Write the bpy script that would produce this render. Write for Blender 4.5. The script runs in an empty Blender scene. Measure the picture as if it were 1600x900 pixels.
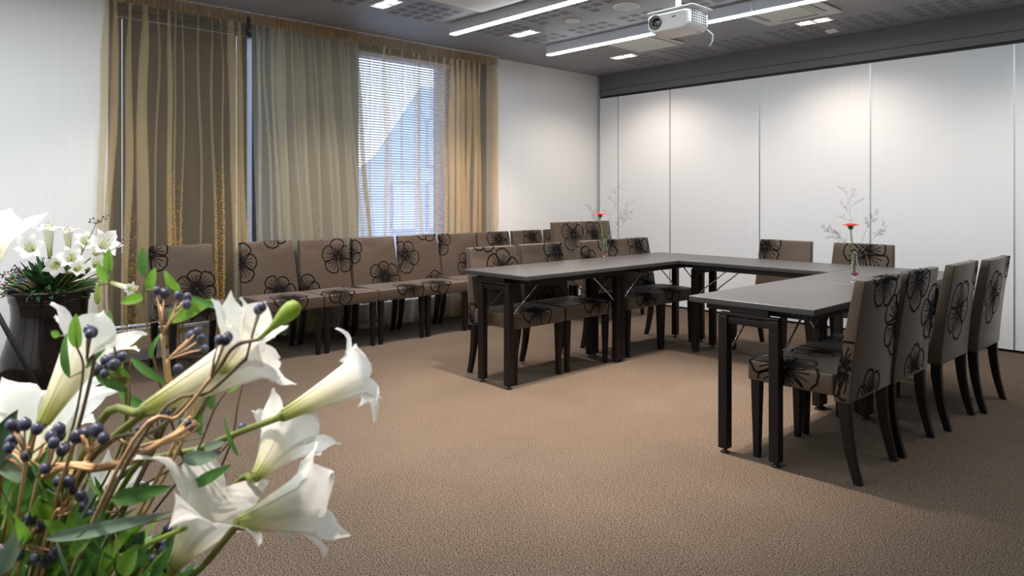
import bpy, math, random
from mathutils import Vector, Matrix
C = bpy.context.scene
COL = C.collection
PI = math.pi
V = Vector

# ------------------------------------------------------------------ helpers
def nm(name):
    m = bpy.data.materials.new(name); m.use_nodes = True
    nt = m.node_tree
    return m, nt, nt.nodes, nt.links, nt.nodes['Principled BSDF']

def mat(name, col, rough=0.5, metal=0.0, coat=0.0, spec=0.5, noise=None, bump=None, trans=0.0, emis=None, sheen=0.0, alpha=1.0):
    m, nt, N, L, b = nm(name)
    b.inputs['Base Color'].default_value = (*col, 1)
    b.inputs['Roughness'].default_value = rough
    b.inputs['Metallic'].default_value = metal
    b.inputs['Coat Weight'].default_value = coat
    b.inputs['Specular IOR Level'].default_value = spec
    b.inputs['Transmission Weight'].default_value = trans
    b.inputs['Sheen Weight'].default_value = sheen
    if emis:
        b.inputs['Emission Color'].default_value = (*emis[0], 1)
        b.inputs['Emission Strength'].default_value = emis[1]
    tc = N.new('ShaderNodeTexCoord')
    if noise:  # (scale xyz, amount, detail)
        mp = N.new('ShaderNodeMapping'); mp.inputs['Scale'].default_value = noise[0]
        L.new(tc.outputs['Object'], mp.inputs[0])
        n = N.new('ShaderNodeTexNoise'); n.inputs['Scale'].default_value = 1; n.inputs['Detail'].default_value = noise[2]
        L.new(mp.outputs[0], n.inputs['Vector'])
        r = N.new('ShaderNodeValToRGB')
        a = noise[1]
        r.color_ramp.elements[0].position = 0.3; r.color_ramp.elements[1].position = 0.7
        r.color_ramp.elements[0].color = (*[c*(1-a) for c in col], 1)
        r.color_ramp.elements[1].color = (*[min(1, c*(1+a)) for c in col], 1)
        L.new(n.outputs['Fac'], r.inputs[0]); L.new(r.outputs[0], b.inputs['Base Color'])
        if bump:
            bp = N.new('ShaderNodeBump'); bp.inputs['Strength'].default_value = bump[0]; bp.inputs['Distance'].default_value = bump[1]
            L.new(n.outputs['Fac'], bp.inputs['Height']); L.new(bp.outputs[0], b.inputs['Normal'])
    return m

class MB:
    """collects geometry for one mesh object"""
    def __init__(s): s.v = []; s.f = []; s.m = []; s.sm = []
    def add(s, verts, faces, mi=0, smooth=False):
        o = len(s.v); s.v += [tuple(p) for p in verts]
        for f in faces:
            s.f.append(tuple(i+o for i in f)); s.m.append(mi); s.sm.append(smooth)
        return s
    def box(s, a, b, mi=0):
        x0, y0, z0 = a; x1, y1, z1 = b
        if x0 > x1: x0, x1 = x1, x0
        if y0 > y1: y0, y1 = y1, y0
        if z0 > z1: z0, z1 = z1, z0
        v = [(x0,y0,z0),(x1,y0,z0),(x1,y1,z0),(x0,y1,z0),(x0,y0,z1),(x1,y0,z1),(x1,y1,z1),(x0,y1,z1)]
        return s.add(v, [(0,3,2,1),(4,5,6,7),(0,1,5,4),(1,2,6,5),(2,3,7,6),(3,0,4,7)], mi)
    def frus(s, c0, s0, c1, s1, mi=0):   # tapered square bar from c0 (half sizes s0) to c1
        v = []
        for c, h in ((c0, s0), (c1, s1)):
            for sx, sy in ((-1,-1),(1,-1),(1,1),(-1,1)): v.append((c[0]+sx*h[0], c[1]+sy*h[1], c[2]))
        return s.add(v, [(0,3,2,1),(4,5,6,7),(0,1,5,4),(1,2,6,5),(2,3,7,6),(3,0,4,7)], mi)
    def tube(s, pts, r, n=8, mi=0, r1=None, cap=True):
        pts = [V(p) for p in pts]; k = len(pts)
        if r1 is None: r1 = r
        up = None; rings = []
        for i, p in enumerate(pts):
            t = (pts[min(i+1,k-1)] - pts[max(i-1,0)])
            if t.length < 1e-9: t = V((0,0,1))
            t.normalize()
            if up is None:
                up = V((0,0,1)) if abs(t.z) < .9 else V((1,0,0))
            a = t.cross(up)
            if a.length < 1e-4: a = t.cross(V((0,1,0.1)))
            a.normalize(); b = a.cross(t).normalized(); up = b
            rr = r + (r1-r)*i/max(1,k-1)
            rings.append([p + a*math.cos(2*PI*j/n)*rr + b*math.sin(2*PI*j/n)*rr for j in range(n)])
        v = [q for rg in rings for q in rg]; f = []
        for i in range(k-1):
            for j in range(n):
                f.append((i*n+j, i*n+(j+1)%n, (i+1)*n+(j+1)%n, (i+1)*n+j))
        if cap: f.append(tuple(range(n-1,-1,-1))); f.append(tuple((k-1)*n+j for j in range(n)))
        return s.add(v, f, mi, True)
    def lathe(s, prof, n=32, c=(0,0,0), mi=0, smooth=True):
        v = []; f = []
        for r, z in prof:
            for j in range(n): v.append((c[0]+r*math.cos(2*PI*j/n), c[1]+r*math.sin(2*PI*j/n), c[2]+z))
        for i in range(len(prof)-1):
            for j in range(n): f.append((i*n+j, i*n+(j+1)%n, (i+1)*n+(j+1)%n, (i+1)*n+j))
        return s.add(v, f, mi, smooth)
    def ball(s, c, r, n=10, m=7, mi=0, sq=(1,1,1)):
        pr = []
        v = []; f = []
        for i in range(m+1):
            a = PI*i/m
            for j in range(n):
                b = 2*PI*j/n
                v.append((c[0]+r*sq[0]*math.sin(a)*math.cos(b), c[1]+r*sq[1]*math.sin(a)*math.sin(b), c[2]-r*sq[2]*math.cos(a)))
        for i in range(m):
            for j in range(n): f.append((i*n+j, i*n+(j+1)%n, (i+1)*n+(j+1)%n, (i+1)*n+j))
        return s.add(v, f, mi, True)
    def mesh(s, name, mats, bevel=None):
        me = bpy.data.meshes.new(name); me.from_pydata(s.v, [], s.f)
        for m in (mats if isinstance(mats, (list, tuple)) else [mats]): me.materials.append(m)
        for p, mi, sm in zip(me.polygons, s.m, s.sm): p.material_index = mi; p.use_smooth = sm
        me.update()
        return me
    def build(s, name, mats, parent=None, loc=(0,0,0), rz=0, bevel=None):
        return link(name, s.mesh(name, mats), parent, loc, rz, bevel)

def link(name, me, parent=None, loc=(0,0,0), rz=0, bevel=None):
    o = bpy.data.objects.new(name, me); COL.objects.link(o)
    o.location = loc; o.rotation_euler = (0,0,rz)
    if parent is not None: o.parent = parent
    if bevel:
        md = o.modifiers.new('bevel', 'BEVEL'); md.width = bevel[0]; md.segments = bevel[1]; md.limit_method = 'ANGLE'; md.angle_limit = math.radians(40)
        for p in me.polygons: p.use_smooth = True
        wn = o.modifiers.new('wn', 'WEIGHTED_NORMAL'); wn.keep_sharp = False
    return o
def tag(o, label, cat, group=None):
    o['label'] = label; o['category'] = cat
    if group: o['group'] = group
    return o
def thing(name, label, cat, loc=(0,0,0), rz=0, group=None):
    o = bpy.data.objects.new(name, None); COL.objects.link(o); o.empty_display_size = .05
    o.location = loc; o.rotation_euler = (0,0,rz)
    return tag(o, label, cat, group)
def struct(o): o['kind'] = 'structure'; return o
def lerp(a, b, t): return a + (b-a)*t
def smooth(a, b, x):
    t = max(0, min(1, (x-a)/(b-a))); return t*t*(3-2*t)

# ------------------------------------------------------------------ camera
cd = bpy.data.cameras.new('camera'); cam = bpy.data.objects.new('camera', cd); COL.objects.link(cam)
cam.location = (0, 0, 1.21); cam.rotation_euler = (PI/2, 0, math.radians(47.064))
cd.sensor_width = 36; cd.lens = 36*1110/1600; cd.shift_y = -140/1600
cd.clip_start = 0.05; cd.clip_end = 200
cd.dof.use_dof = True; cd.dof.focus_distance = 4.6; cd.dof.aperture_fstop = 9.5
C.camera = cam

# ------------------------------------------------------------------ materials
def carpet_mat():
    m, nt, N, L, b = nm('carpet')
    tc = N.new('ShaderNodeTexCoord')
    n1 = N.new('ShaderNodeTexNoise'); n1.inputs["Scale"].default_value = 170; n1.inputs['Detail'].default_value = 5; n1.inputs['Roughness'].default_value = .8
    n2 = N.new('ShaderNodeTexNoise'); n2.inputs['Scale'].default_value = 3; n2.inputs['Detail'].default_value = 2
    n3 = N.new('ShaderNodeTexNoise'); n3.inputs['Scale'].default_value = 320; n3.inputs['Detail'].default_value = 1
    for n in (n1, n2, n3): L.new(tc.outputs['Object'], n.inputs['Vector'])
    r = N.new('ShaderNodeValToRGB'); e = r.color_ramp.elements
    e[0].position = .44; e[0].color = (.014,.010,.007,1); e[1].position = .575; e[1].color = (.255,.195,.148,1)
    e.new(.5).color = (.077,.055,.039,1)
    mx = N.new('ShaderNodeMath'); mx.operation = 'MULTIPLY_ADD'; mx.inputs[1].default_value = .45
    L.new(n3.outputs['Fac'], mx.inputs[0])
    m2 = N.new('ShaderNodeMath'); m2.operation = 'MULTIPLY'; m2.inputs[1].default_value = .55
    L.new(n1.outputs['Fac'], m2.inputs[0]); L.new(m2.outputs[0], mx.inputs[2])
    L.new(mx.outputs[0], r.inputs[0])
    mm = N.new('ShaderNodeMix'); mm.data_type = 'RGBA'; mm.blend_type = 'MULTIPLY'; mm.inputs[0].default_value = .25
    L.new(r.outputs[0], mm.inputs[6])
    r2 = N.new('ShaderNodeValToRGB'); r2.color_ramp.elements[0].position = .35; r2.color_ramp.elements[0].color = (.7,.7,.7,1); r2.color_ramp.elements[1].position = .65
    L.new(n2.outputs['Fac'], r2.inputs[0]); L.new(r2.outputs[0], mm.inputs[7])
    L.new(mm.outputs[2], b.inputs['Base Color'])
    b.inputs['Roughness'].default_value = 1; b.inputs['Specular IOR Level'].default_value = .1
    bp = N.new('ShaderNodeBump'); bp.inputs['Strength'].default_value = .12; bp.inputs['Distance'].default_value = .002
    return m
M = {}
M['carpet'] = carpet_mat()
M['wall'] = mat('white_wallpaper', (.76,.76,.755), .75, noise=((40,40,.8), .015, 2), bump=(.15,.002))
M['wallr'] = mat('taupe_wallpaper', (.26,.23,.21), .8)
M['panel'] = mat('white_partition_laminate', (.77,.775,.78), .55, noise=((55,55,.7), .013, 2), bump=(.1,.002))
M['alu'] = mat('aluminium', (.62,.64,.66), .35, metal=.8)
M['ceil'] = mat('grey_ceiling_paint', (.25,.252,.262), .5, noise=((2,2,2), .03, 1))
M['hole'] = mat('perforation', (.165,.166,.178), .8)
M['bulk'] = mat('dark_grey_bulkhead', (.135,.135,.142), .55)
M['black'] = mat('black_rubber', (.012,.012,.013), .6)
M['white'] = mat('white_plastic', (.8,.8,.79), .4)
M['cream'] = mat('cream_metal', (.62,.60,.56), .45)
M['post'] = mat('light_grey_post', (.55,.55,.53), .5)
M['glassw'] = mat('speaker_grille', (.55,.55,.54), .6)
M['ledbox'] = mat('led_housing', (.60,.63,.70), .4)
M['led'] = mat('led_tube', (1,1,1), .5, emis=((.86,.95,1), 26))
M['lamp'] = mat('halogen_lamp', (1,1,1), .5, emis=((1,.80,.68), 22))
M['wood'] = mat('dark_stained_wood', (.009,.006,.005), .42, spec=.25, noise=((6,6,60), .3, 2))
M['ttop'] = mat('black_table_laminate', (.030,.029,.030), .38, spec=.7, noise=((12,90,4), .12, 2))
M['tedge'] = mat('black_edge_band', (.010,.009,.010), .45, spec=.3)
M['chrome'] = mat('chrome', (.8,.8,.8), .15, metal=1)
M['line'] = mat('black_velvet_print', (.006,.004,.004), .85, spec=.15)
def fabric():
    m, nt, N, L, b = nm('taupe_satin')
    tc = N.new('ShaderNodeTexCoord'); mp = N.new('ShaderNodeMapping'); mp.inputs['Scale'].default_value = (14,14,420)
    n = N.new('ShaderNodeTexNoise'); n.inputs['Scale'].default_value = 1; n.inputs['Detail'].default_value = 3
    L.new(tc.outputs['Object'], mp.inputs[0]); L.new(mp.outputs[0], n.inputs['Vector'])
    r = N.new('ShaderNodeValToRGB'); e = r.color_ramp.elements
    e[0].position = .3; e[0].color = (.072,.047,.030,1); e[1].position = .7; e[1].color = (.092,.062,.040,1)
    L.new(n.outputs['Fac'], r.inputs[0]); L.new(r.outputs[0], b.inputs['Base Color'])
    b.inputs['Roughness'].default_value = .5; b.inputs['Metallic'].default_value = .25
    b.inputs['Sheen Weight'].default_value = .25; b.inputs['Sheen Roughness'].default_value = .4
    b.inputs['Anisotropic'].default_value = .5
    bp = N.new('ShaderNodeBump'); bp.inputs['Strength'].default_value = .25; bp.inputs['Distance'].default_value = .001
    L.new(n.outputs['Fac'], bp.inputs['Height']); L.new(bp.outputs[0], b.inputs['Normal'])
    return m
M['fabric'] = fabric()
M['glaze'] = mat('dark_brown_glaze', (.010,.006,.005), .16, spec=.3, coat=.25, noise=((4,4,9), .5, 3))
def leafmat(name, c, tr=.35, rough=.45):
    m, nt, N, L, b = nm(name)
    b.inputs['Roughness'].default_value = rough
    b.inputs['Base Color'].default_value = (*c, 1)
    tc = N.new('ShaderNodeTexCoord'); n = N.new('ShaderNodeTexNoise'); n.inputs['Scale'].default_value = 25
    L.new(tc.outputs['Object'], n.inputs['Vector'])
    r = N.new('ShaderNodeValToRGB'); e = r.color_ramp.elements
    e[0].position = .3; e[0].color = (*[x*.75 for x in c], 1); e[1].position = .7; e[1].color = (*[min(1,x*1.25) for x in c], 1)
    L.new(n.outputs['Fac'], r.inputs[0]); L.new(r.outputs[0], b.inputs['Base Color'])
    t = N.new('ShaderNodeBsdfTranslucent'); L.new(r.outputs[0], t.inputs['Color'])
    mx = N.new('ShaderNodeMixShader'); mx.inputs[0].default_value = tr
    L.new(b.outputs[0], mx.inputs[1]); L.new(t.outputs[0], mx.inputs[2])
    L.new(mx.outputs[0], N['Material Output'].inputs['Surface'])
    return m
M['leaf_bright'] = leafmat('bright_green_leaf', (.20,.42,.05), .45)
M['leaf_mid'] = leafmat('mid_green_leaf', (.10,.26,.06), .35)
M['leaf_dark'] = leafmat('dark_green_leaf', (.028,.075,.03), .2)
M['leaf_grey'] = leafmat('grey_green_leaf', (.30,.44,.33), .35)
M['stem'] = leafmat('olive_stem', (.20,.24,.05), .1)
M['twig'] = mat('brown_twig', (.17,.13,.065), .6, noise=((30,30,30), .3, 2))
M['tan'] = mat('orange_tan_stalk', (.66,.42,.22), .55, noise=((20,20,20), .3, 2))
M['berry'] = mat('blue_black_berry', (.050,.054,.105), .38, coat=.2, noise=((60,60,60), .5, 2))
M['anther'] = mat('yellow_anther', (.55,.42,.10), .7)
M['bud'] = leafmat('yellow_green_bud', (.45,.60,.12), .4)
def petalmat():
    m, nt, N, L, b = nm('white_petal')
    at = N.new('ShaderNodeAttribute'); at.attribute_name = 'tint'
    r = N.new('ShaderNodeValToRGB'); e = r.color_ramp.elements
    e[0].position = 0; e[0].color = (.42,.47,.12,1); e[1].position = .50; e[1].color = (.95,.945,.91,1)
    e.new(.14).color = (.82,.80,.56,1)
    L.new(at.outputs['Fac'], r.inputs[0])
    L.new(r.outputs[0], b.inputs['Base Color']); b.inputs['Roughness'].default_value = .5
    t = N.new('ShaderNodeBsdfTranslucent'); L.new(r.outputs[0], t.inputs['Color'])
    mx = N.new('ShaderNodeMixShader'); mx.inputs[0].default_value = .4
    L.new(b.outputs[0], mx.inputs[1]); L.new(t.outputs[0], mx.inputs[2])
    L.new(mx.outputs[0], N['Material Output'].inputs['Surface'])
    return m
M['petal'] = petalmat()
M['red'] = leafmat('red_petal', (.75,.02,.015), .3)
M['grass'] = mat('dry_grass', (.16,.13,.11), .7)
def glassmat():
    m, nt, N, L, b = nm('clear_glass')
    b.inputs['Base Color'].default_value = (1,1,1,1); b.inputs['Roughness'].default_value = 0
    b.inputs['Transmission Weight'].default_value = 1; b.inputs['IOR'].default_value = 1.3
    return m
M['glass'] = glassmat()
M['water'] = mat('red_tinted_water', (.55,.12,.08), .05)
def sheer(name, alpha, c1, c2, gold=None, tr=.5):
    m, nt, N, L, b = nm(name)
    N.remove(b)
    tc = N.new('ShaderNodeTexCoord')
    mp = N.new('ShaderNodeMapping'); mp.inputs['Scale'].default_value = (50,50,.8)
    L.new(tc.outputs['Object'], mp.inputs[0])
    n = N.new('ShaderNodeTexNoise'); n.inputs['Scale'].default_value = 1; n.inputs['Detail'].default_value = 3
    L.new(mp.outputs[0], n.inputs['Vector'])
    r = N.new('ShaderNodeValToRGB'); e = r.color_ramp.elements
    e[0].position = .3; e[0].color = (*c1,1); e[1].position = .7; e[1].color = (*c2,1)
    L.new(n.outputs['Fac'], r.inputs[0])
    d = N.new('ShaderNodeBsdfDiffuse'); t = N.new('ShaderNodeBsdfTranslucent')
    mx = N.new('ShaderNodeMixShader'); mx.inputs[0].default_value = tr
    L.new(d.outputs[0], mx.inputs[1]); L.new(t.outputs[0], mx.inputs[2])
    col = r.outputs[0]; af = None
    fac = N.new('ShaderNodeMath'); fac.operation = 'MULTIPLY_ADD'; fac.inputs[1].default_value = .04; fac.inputs[2].default_value = alpha-.02
    L.new(n.outputs['Fac'], fac.inputs[0]); af = fac.outputs[0]
    if gold:   # warm lamp reflection painted into the cloth as gold speckles: (y centre, half width, z low, z high)
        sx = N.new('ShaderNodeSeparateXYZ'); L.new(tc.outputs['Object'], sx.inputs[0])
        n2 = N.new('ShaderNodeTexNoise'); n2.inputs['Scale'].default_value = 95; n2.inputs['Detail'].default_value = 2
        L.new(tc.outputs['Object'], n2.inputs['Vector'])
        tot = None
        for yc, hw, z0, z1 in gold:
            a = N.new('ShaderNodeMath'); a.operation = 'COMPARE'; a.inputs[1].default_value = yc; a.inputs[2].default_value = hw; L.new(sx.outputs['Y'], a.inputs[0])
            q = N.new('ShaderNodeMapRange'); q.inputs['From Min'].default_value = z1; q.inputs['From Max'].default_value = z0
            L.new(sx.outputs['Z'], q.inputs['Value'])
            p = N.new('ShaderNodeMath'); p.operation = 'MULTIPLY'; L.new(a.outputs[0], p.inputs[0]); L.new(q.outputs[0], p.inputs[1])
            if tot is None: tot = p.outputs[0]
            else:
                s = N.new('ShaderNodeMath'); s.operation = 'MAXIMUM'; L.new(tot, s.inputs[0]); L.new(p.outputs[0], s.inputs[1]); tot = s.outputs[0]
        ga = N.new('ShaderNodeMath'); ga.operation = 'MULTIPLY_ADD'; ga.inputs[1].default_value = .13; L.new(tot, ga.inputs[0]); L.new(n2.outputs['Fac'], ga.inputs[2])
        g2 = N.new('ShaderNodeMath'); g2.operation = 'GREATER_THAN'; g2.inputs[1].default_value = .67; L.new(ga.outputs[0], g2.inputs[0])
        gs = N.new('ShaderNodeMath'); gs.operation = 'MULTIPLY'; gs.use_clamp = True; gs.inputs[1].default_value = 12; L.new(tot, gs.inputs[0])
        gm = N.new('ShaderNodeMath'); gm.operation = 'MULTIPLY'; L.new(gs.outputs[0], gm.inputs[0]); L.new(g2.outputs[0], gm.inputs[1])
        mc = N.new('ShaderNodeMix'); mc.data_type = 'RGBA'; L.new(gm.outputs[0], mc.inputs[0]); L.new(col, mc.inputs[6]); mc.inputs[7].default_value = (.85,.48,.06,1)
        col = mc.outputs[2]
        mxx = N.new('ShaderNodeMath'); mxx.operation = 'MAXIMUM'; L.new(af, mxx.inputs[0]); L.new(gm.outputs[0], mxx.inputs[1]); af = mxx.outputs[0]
    L.new(col, d.inputs['Color']); L.new(col, t.inputs['Color'])
    tp = N.new('ShaderNodeBsdfTransparent')
    m2 = N.new('ShaderNodeMixShader'); L.new(af, m2.inputs[0]); L.new(tp.outputs[0], m2.inputs[1]); L.new(mx.outputs[0], m2.inputs[2])
    L.new(m2.outputs[0], N['Material Output'].inputs['Surface'])
    return m
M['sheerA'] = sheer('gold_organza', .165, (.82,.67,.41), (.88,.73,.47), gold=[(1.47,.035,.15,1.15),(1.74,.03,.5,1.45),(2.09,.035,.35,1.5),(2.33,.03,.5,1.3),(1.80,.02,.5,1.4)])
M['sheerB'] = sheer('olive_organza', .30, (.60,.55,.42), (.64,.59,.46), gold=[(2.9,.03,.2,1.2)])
M['sheerC'] = sheer('peach_organza', .22, (.88,.66,.38), (.92,.72,.46))
M['header'] = sheer('gold_header_tape', .60, (.60,.43,.24), (.76,.58,.36))
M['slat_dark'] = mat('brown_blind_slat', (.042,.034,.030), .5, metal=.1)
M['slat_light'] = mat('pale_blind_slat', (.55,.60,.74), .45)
M['frame'] = mat('slate_window_frame', (.085,.09,.12), .5)
M['pier'] = mat('dark_pier_cladding', (.078,.080,.088), .6)
M['sillp'] = mat('pale_sill_panel', (.50,.50,.50), .6)
M['pane'] = glassmat(); M['pane'].name = 'window_pane'
def panem():
    m, nt, N, L, b = nm('window_glass'); N.remove(b)
    g = N.new('ShaderNodeBsdfGlossy'); g.inputs['Roughness'].default_value = .02
    t = N.new('ShaderNodeBsdfTransparent'); t.inputs[0].default_value = (.9,.94,.97,1)
    x = N.new('ShaderNodeMixShader'); x.inputs[0].default_value = .015
    L.new(t.outputs[0], x.inputs[1]); L.new(g.outputs[0], x.inputs[2]); L.new(x.outputs[0], N['Material Output'].inputs['Surface'])
    return m
M['pane'] = panem()
M['facade'] = mat('blue_grey_facade', (.33,.40,.56), .7, noise=((.6,.6,2), .12, 2))
M['facade_fr'] = mat('facade_window_frame', (.24,.29,.40), .6)
M['facade_win'] = mat('facade_glazing', (.38,.46,.62), .5)
M['gravel'] = mat('outside_ground', (.25,.25,.25), .9)

# ------------------------------------------------------------------ room shell
XW, YB, ZC = -5.64, 6.67, 2.70
XR, YF = 2.6, -2.6
b = MB(); b.box((XW-.6, YF-.2, -.1), (XR+.2, YB+.3, 0)); struct(b.build('floor', M['carpet']))
# ceiling with perforated acoustic fields
b = MB(); b.box((XW-.6, YF-.2, ZC), (XR+.2, YB+.3, ZC+.1))
def clear(x, y):
    for ax0, ax1, ay0, ay1 in ((-4.30,-3.66,3.03,3.68),(-2.97,-2.31,5.1,5.76),(-4.38,-3.80,5.18,5.82),(-3.56,-3.30,4.27,4.53),(-4.09,-3.93,4.34,4.5)):
        if ax0-.05 < x < ax1+.05 and ay0-.05 < y < ay1+.05: return False
    for sy in (3.77, 5.0):
        if abs(y-sy) < .1 and x > -4.9: return False
    for lx in (-4.62,-2.64):
        for ly in (2.97, 4.445, 5.9):
            if abs(x-lx) < .2 and abs(y-ly) < .12: return False
    return True
for y0 in (2.45, 3.19, 3.96, 4.67, 6.05):
    for k in range(9):
        x0 = -4.81 + k*.571
        for i in range(4):
            for j in range(4):
                x = x0+i*.117; y = y0+j*.117
                if clear(x, y):
                    b.add([(x-.042,y-.042,ZC-.0008),(x-.042,y+.042,ZC-.0008),(x+.042,y+.042,ZC-.0008),(x+.042,y-.042,ZC-.0008)], [(0,1,2,3)], 1)
struct(b.build('ceiling', [M['ceil'], M['hole']]))
# window wall: white wallpaper either side of a full-height recess
WY0, WY1 = 1.335, 5.0
b = MB(); b.box((XW-.5, YF, 0), (XW, WY0, ZC)); b.box((XW-.5, WY1, 0), (XW, YB+.2, ZC)); struct(b.build('wall_left', M['wall']))
XP = -5.78   # recess plane
w1 = (1.40, 2.505, .21, 2.60); w2 = (3.44, 4.52, .20, 2.59)
b = MB()
def wallpiece(y0, y1, z0, z1, mi=0): b.box((XP-.30, y0, z0), (XP, y1, z1), mi)
wallpiece(WY0, w1[0], 0, ZC); wallpiece(w1[1], w2[0], 0, ZC); wallpiece(w2[1], WY1, 0, ZC)
wallpiece(w1[0], w1[1], w1[3], ZC); wallpiece(w2[0], w2[1], w2[3], ZC)
wallpiece(w1[0], w1[1], 0, w1[2], 1); wallpiece(w2[0], w2[1], 0, w2[2], 1)
struct(b.build('wall_window_recess', [M['pier'], M['sillp']]))
for i, w in enumerate((w1, w2)):
    y0, y1, z0, z1 = w
    b = MB(); t = .035
    b.box((XP-.16, y0, z0), (XP-.09, y0+t, z1)); b.box((XP-.16, y1-t, z0), (XP-.09, y1, z1))
    b.box((XP-.16, y0+t, z0), (XP-.09, y1-t, z0+t)); b.box((XP-.16, y0+t, z1-t), (XP-.09, y1-t, z1))
    fr = struct(b.build('window_%d' % (i+1), M['frame']))
    b = MB(); b.box((XP-.13, y0+t, z0+t), (XP-.122, y1-t, z1-t)); b.build('pane', M['pane'], fr)
    b = MB(); b.box((XP-.09, y0, z0-.0), (XP+.02, y1, z0+.018)); b.build('window_sill', M['sillp'], fr)
# other walls
b = MB(); b.box((XR, YF-.2, 0), (XR+.2, YB+.2, ZC)); struct(b.build('wall_right', M['wallr']))
b = MB(); b.box((XW-.5, YF-.2, 0), (XR, YF, ZC)); struct(b.build('wall_front', M['wall']))
# folding partition
ZP = 2.42
b = MB(); b.box((XW, YB+.12, 0), (XR, YB+.25, ZC)); wb = struct(b.build('wall_back', M['bulk']))
js = [XW+.035, -5.317, -4.587, -3.523, -2.466, -1.393, -.33, .73, 1.79, XR]
for i in range(len(js)-1):
    b = MB(); b.box((js[i]+.006, YB, .022), (js[i+1]-.006, YB+.08, ZP))
    p = b.build('partition_panel', M['panel'], wb)
    b = MB()
    b.box((js[i+1]-.0058, YB-.004, .022), (js[i+1]-.0015, YB+.05, ZP)); 
    b.box((js[i]+.0015, YB-.004, .022), (js[i]+.0058, YB+.05, ZP))
    b.build('edge_strip', M['alu'], p)
b = MB(); b.box((XW+.035, YB+.02, 0), (XR, YB+.06, .022)); b.build('floor_seal', M['black'], wb)
# bulkhead
b = MB(); b.box((XW+.035, YB-.002, 2.525), (XR, YB+.119, ZC)); b.box((XW+.035, YB+.004, 2.519), (XR, YB+.119, 2.525), 1)
b.box((XW+.035, YB-.004, 2.447), (XR, YB+.119, 2.519)); b.box((XW+.035, YB+.02, 2.424), (XR, YB+.119, 2.447), 1)
struct(b.build('trim_1', [M['bulk'], M['black']]))
# corner post
b = MB(); b.box((XW, YB-.045, 2.42), (XW+.034, YB+.119, 2.695)); b.box((XW, YB-.02, 0), (XW+.022, YB+.119, 2.42))
struct(b.build('trim_2', M['post'], bevel=(.002, 1)))
b = MB(); b.box((XW, YF, 0), (XW+.014, WY0, .06)); struct(b.build('baseboard_left', M['black'], bevel=(.003,1)))
b = MB(); b.box((XW, WY1, 0), (XW+.014, YB-.021, .06)); struct(b.build('baseboard_left_far', M['black'], bevel=(.003,1)))
# outside
b = MB(); b.box((-60, -40, -3.2), (XW-1.2, 60, -3.0)); struct(b.build('ground', M['gravel']))
bd = thing('apartment_building', 'blue-grey building with sloping gable seen through the right-hand window blind', 'building', (-18, 9.6, -3))
poly = [(0,0),(0,4.2),(1.65,5.48),(3.3,7.68),(12,7.68),(12,0)]
b = MB(); n = len(poly)
b.add([(0,y,z) for y,z in poly]+[(-7,y+5.6,z) for y,z in poly], [tuple(range(n)), tuple(range(2*n-1,n-1,-1))]+[(i,(i+1)%n,n+(i+1)%n,n+i) for i in range(n)])
b.build('wall', M['facade'], bd)
for yy, zz in ((3.5,5.2),(3.5,3.2),(4.9,5.2),(4.9,3.2),(2.2,3.2),(6.6,5.2),(6.6,3.2),(1.0,1.6),(3.5,1.2),(8.2,5.2)):
    b = MB(); b.box((.0,yy,zz),(.05,yy+.9,zz+1.5)); f = b.build('window', M['facade_fr'], bd)
    b = MB(); b.box((.05,yy+.06,zz+.06),(.07,yy+.84,zz+1.44)); b.build('pane', M['facade_win'], f)

# ------------------------------------------------------------------ blinds
def blind(w, m, tilt, label, cords, low_open):
    y0, y1, z0, z1 = w[0]+.012, w[1]-.012, w[2]+.03, w[3]-.005
    t = thing('venetian_blind', label, 'blind', (XP-.035, (y0+y1)/2, z1))
    hy = (y1-y0)/2; H = z1-z0
    b = MB(); b.box((-.025,-hy,-.045),(.025,hy,0)); b.build('headrail', m, t, bevel=(.003,1))
    b = MB(); pitch = .0245; n = int((H-.07)/pitch); g = .0016
    cs = [-hy] + [c for c in cords] + [hy]
    for i in range(n):
        z = -.06 - i*pitch
        tl = tilt
        if low_open and (H+z) < low_open: tl = math.radians(12)
        dx, dz = .0135*math.cos(tl), .0135*math.sin(tl)
        for k in range(len(cs)-1):
            ya = cs[k]+(g if k else 0); yb = cs[k+1]-(g if k < len(cs)-2 else 0)
            b.add([(-dx,ya,z-dz),(0,ya,z+.0016),(dx,ya,z+dz),(dx,yb,z+dz),(0,yb,z+.0016),(-dx,yb,z-dz),
                   (-dx,ya,z-dz-.0006),(0,ya,z+.001),(dx,ya,z+dz-.0006),(dx,yb,z+dz-.0006),(0,yb,z+.001),(-dx,yb,z-dz-.0006)],
                  [(0,1,4,5),(1,2,3,4),(7,6,11,10),(8,7,10,9),(2,8,9,3),(6,0,5,11)])
    b.build('slats', m, t)
    b = MB(); b.box((-.013,-hy,-H),(.013,hy,-H+.014)); b.build('bottom_rail', m, t, bevel=(.002,1))
    for c in cords:
        b = MB(); b.tube([(0,c,-.045),(0,c,-H+.01)], .0009, 5); b.build('cord', M['white'], t)
    return t
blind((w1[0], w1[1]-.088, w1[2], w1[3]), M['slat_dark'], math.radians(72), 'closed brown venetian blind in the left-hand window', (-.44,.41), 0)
blind(w2, M['slat_light'], math.radians(22), 'open pale venetian blind in the right-hand window', (-.38,.0,.38), 0)

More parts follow.
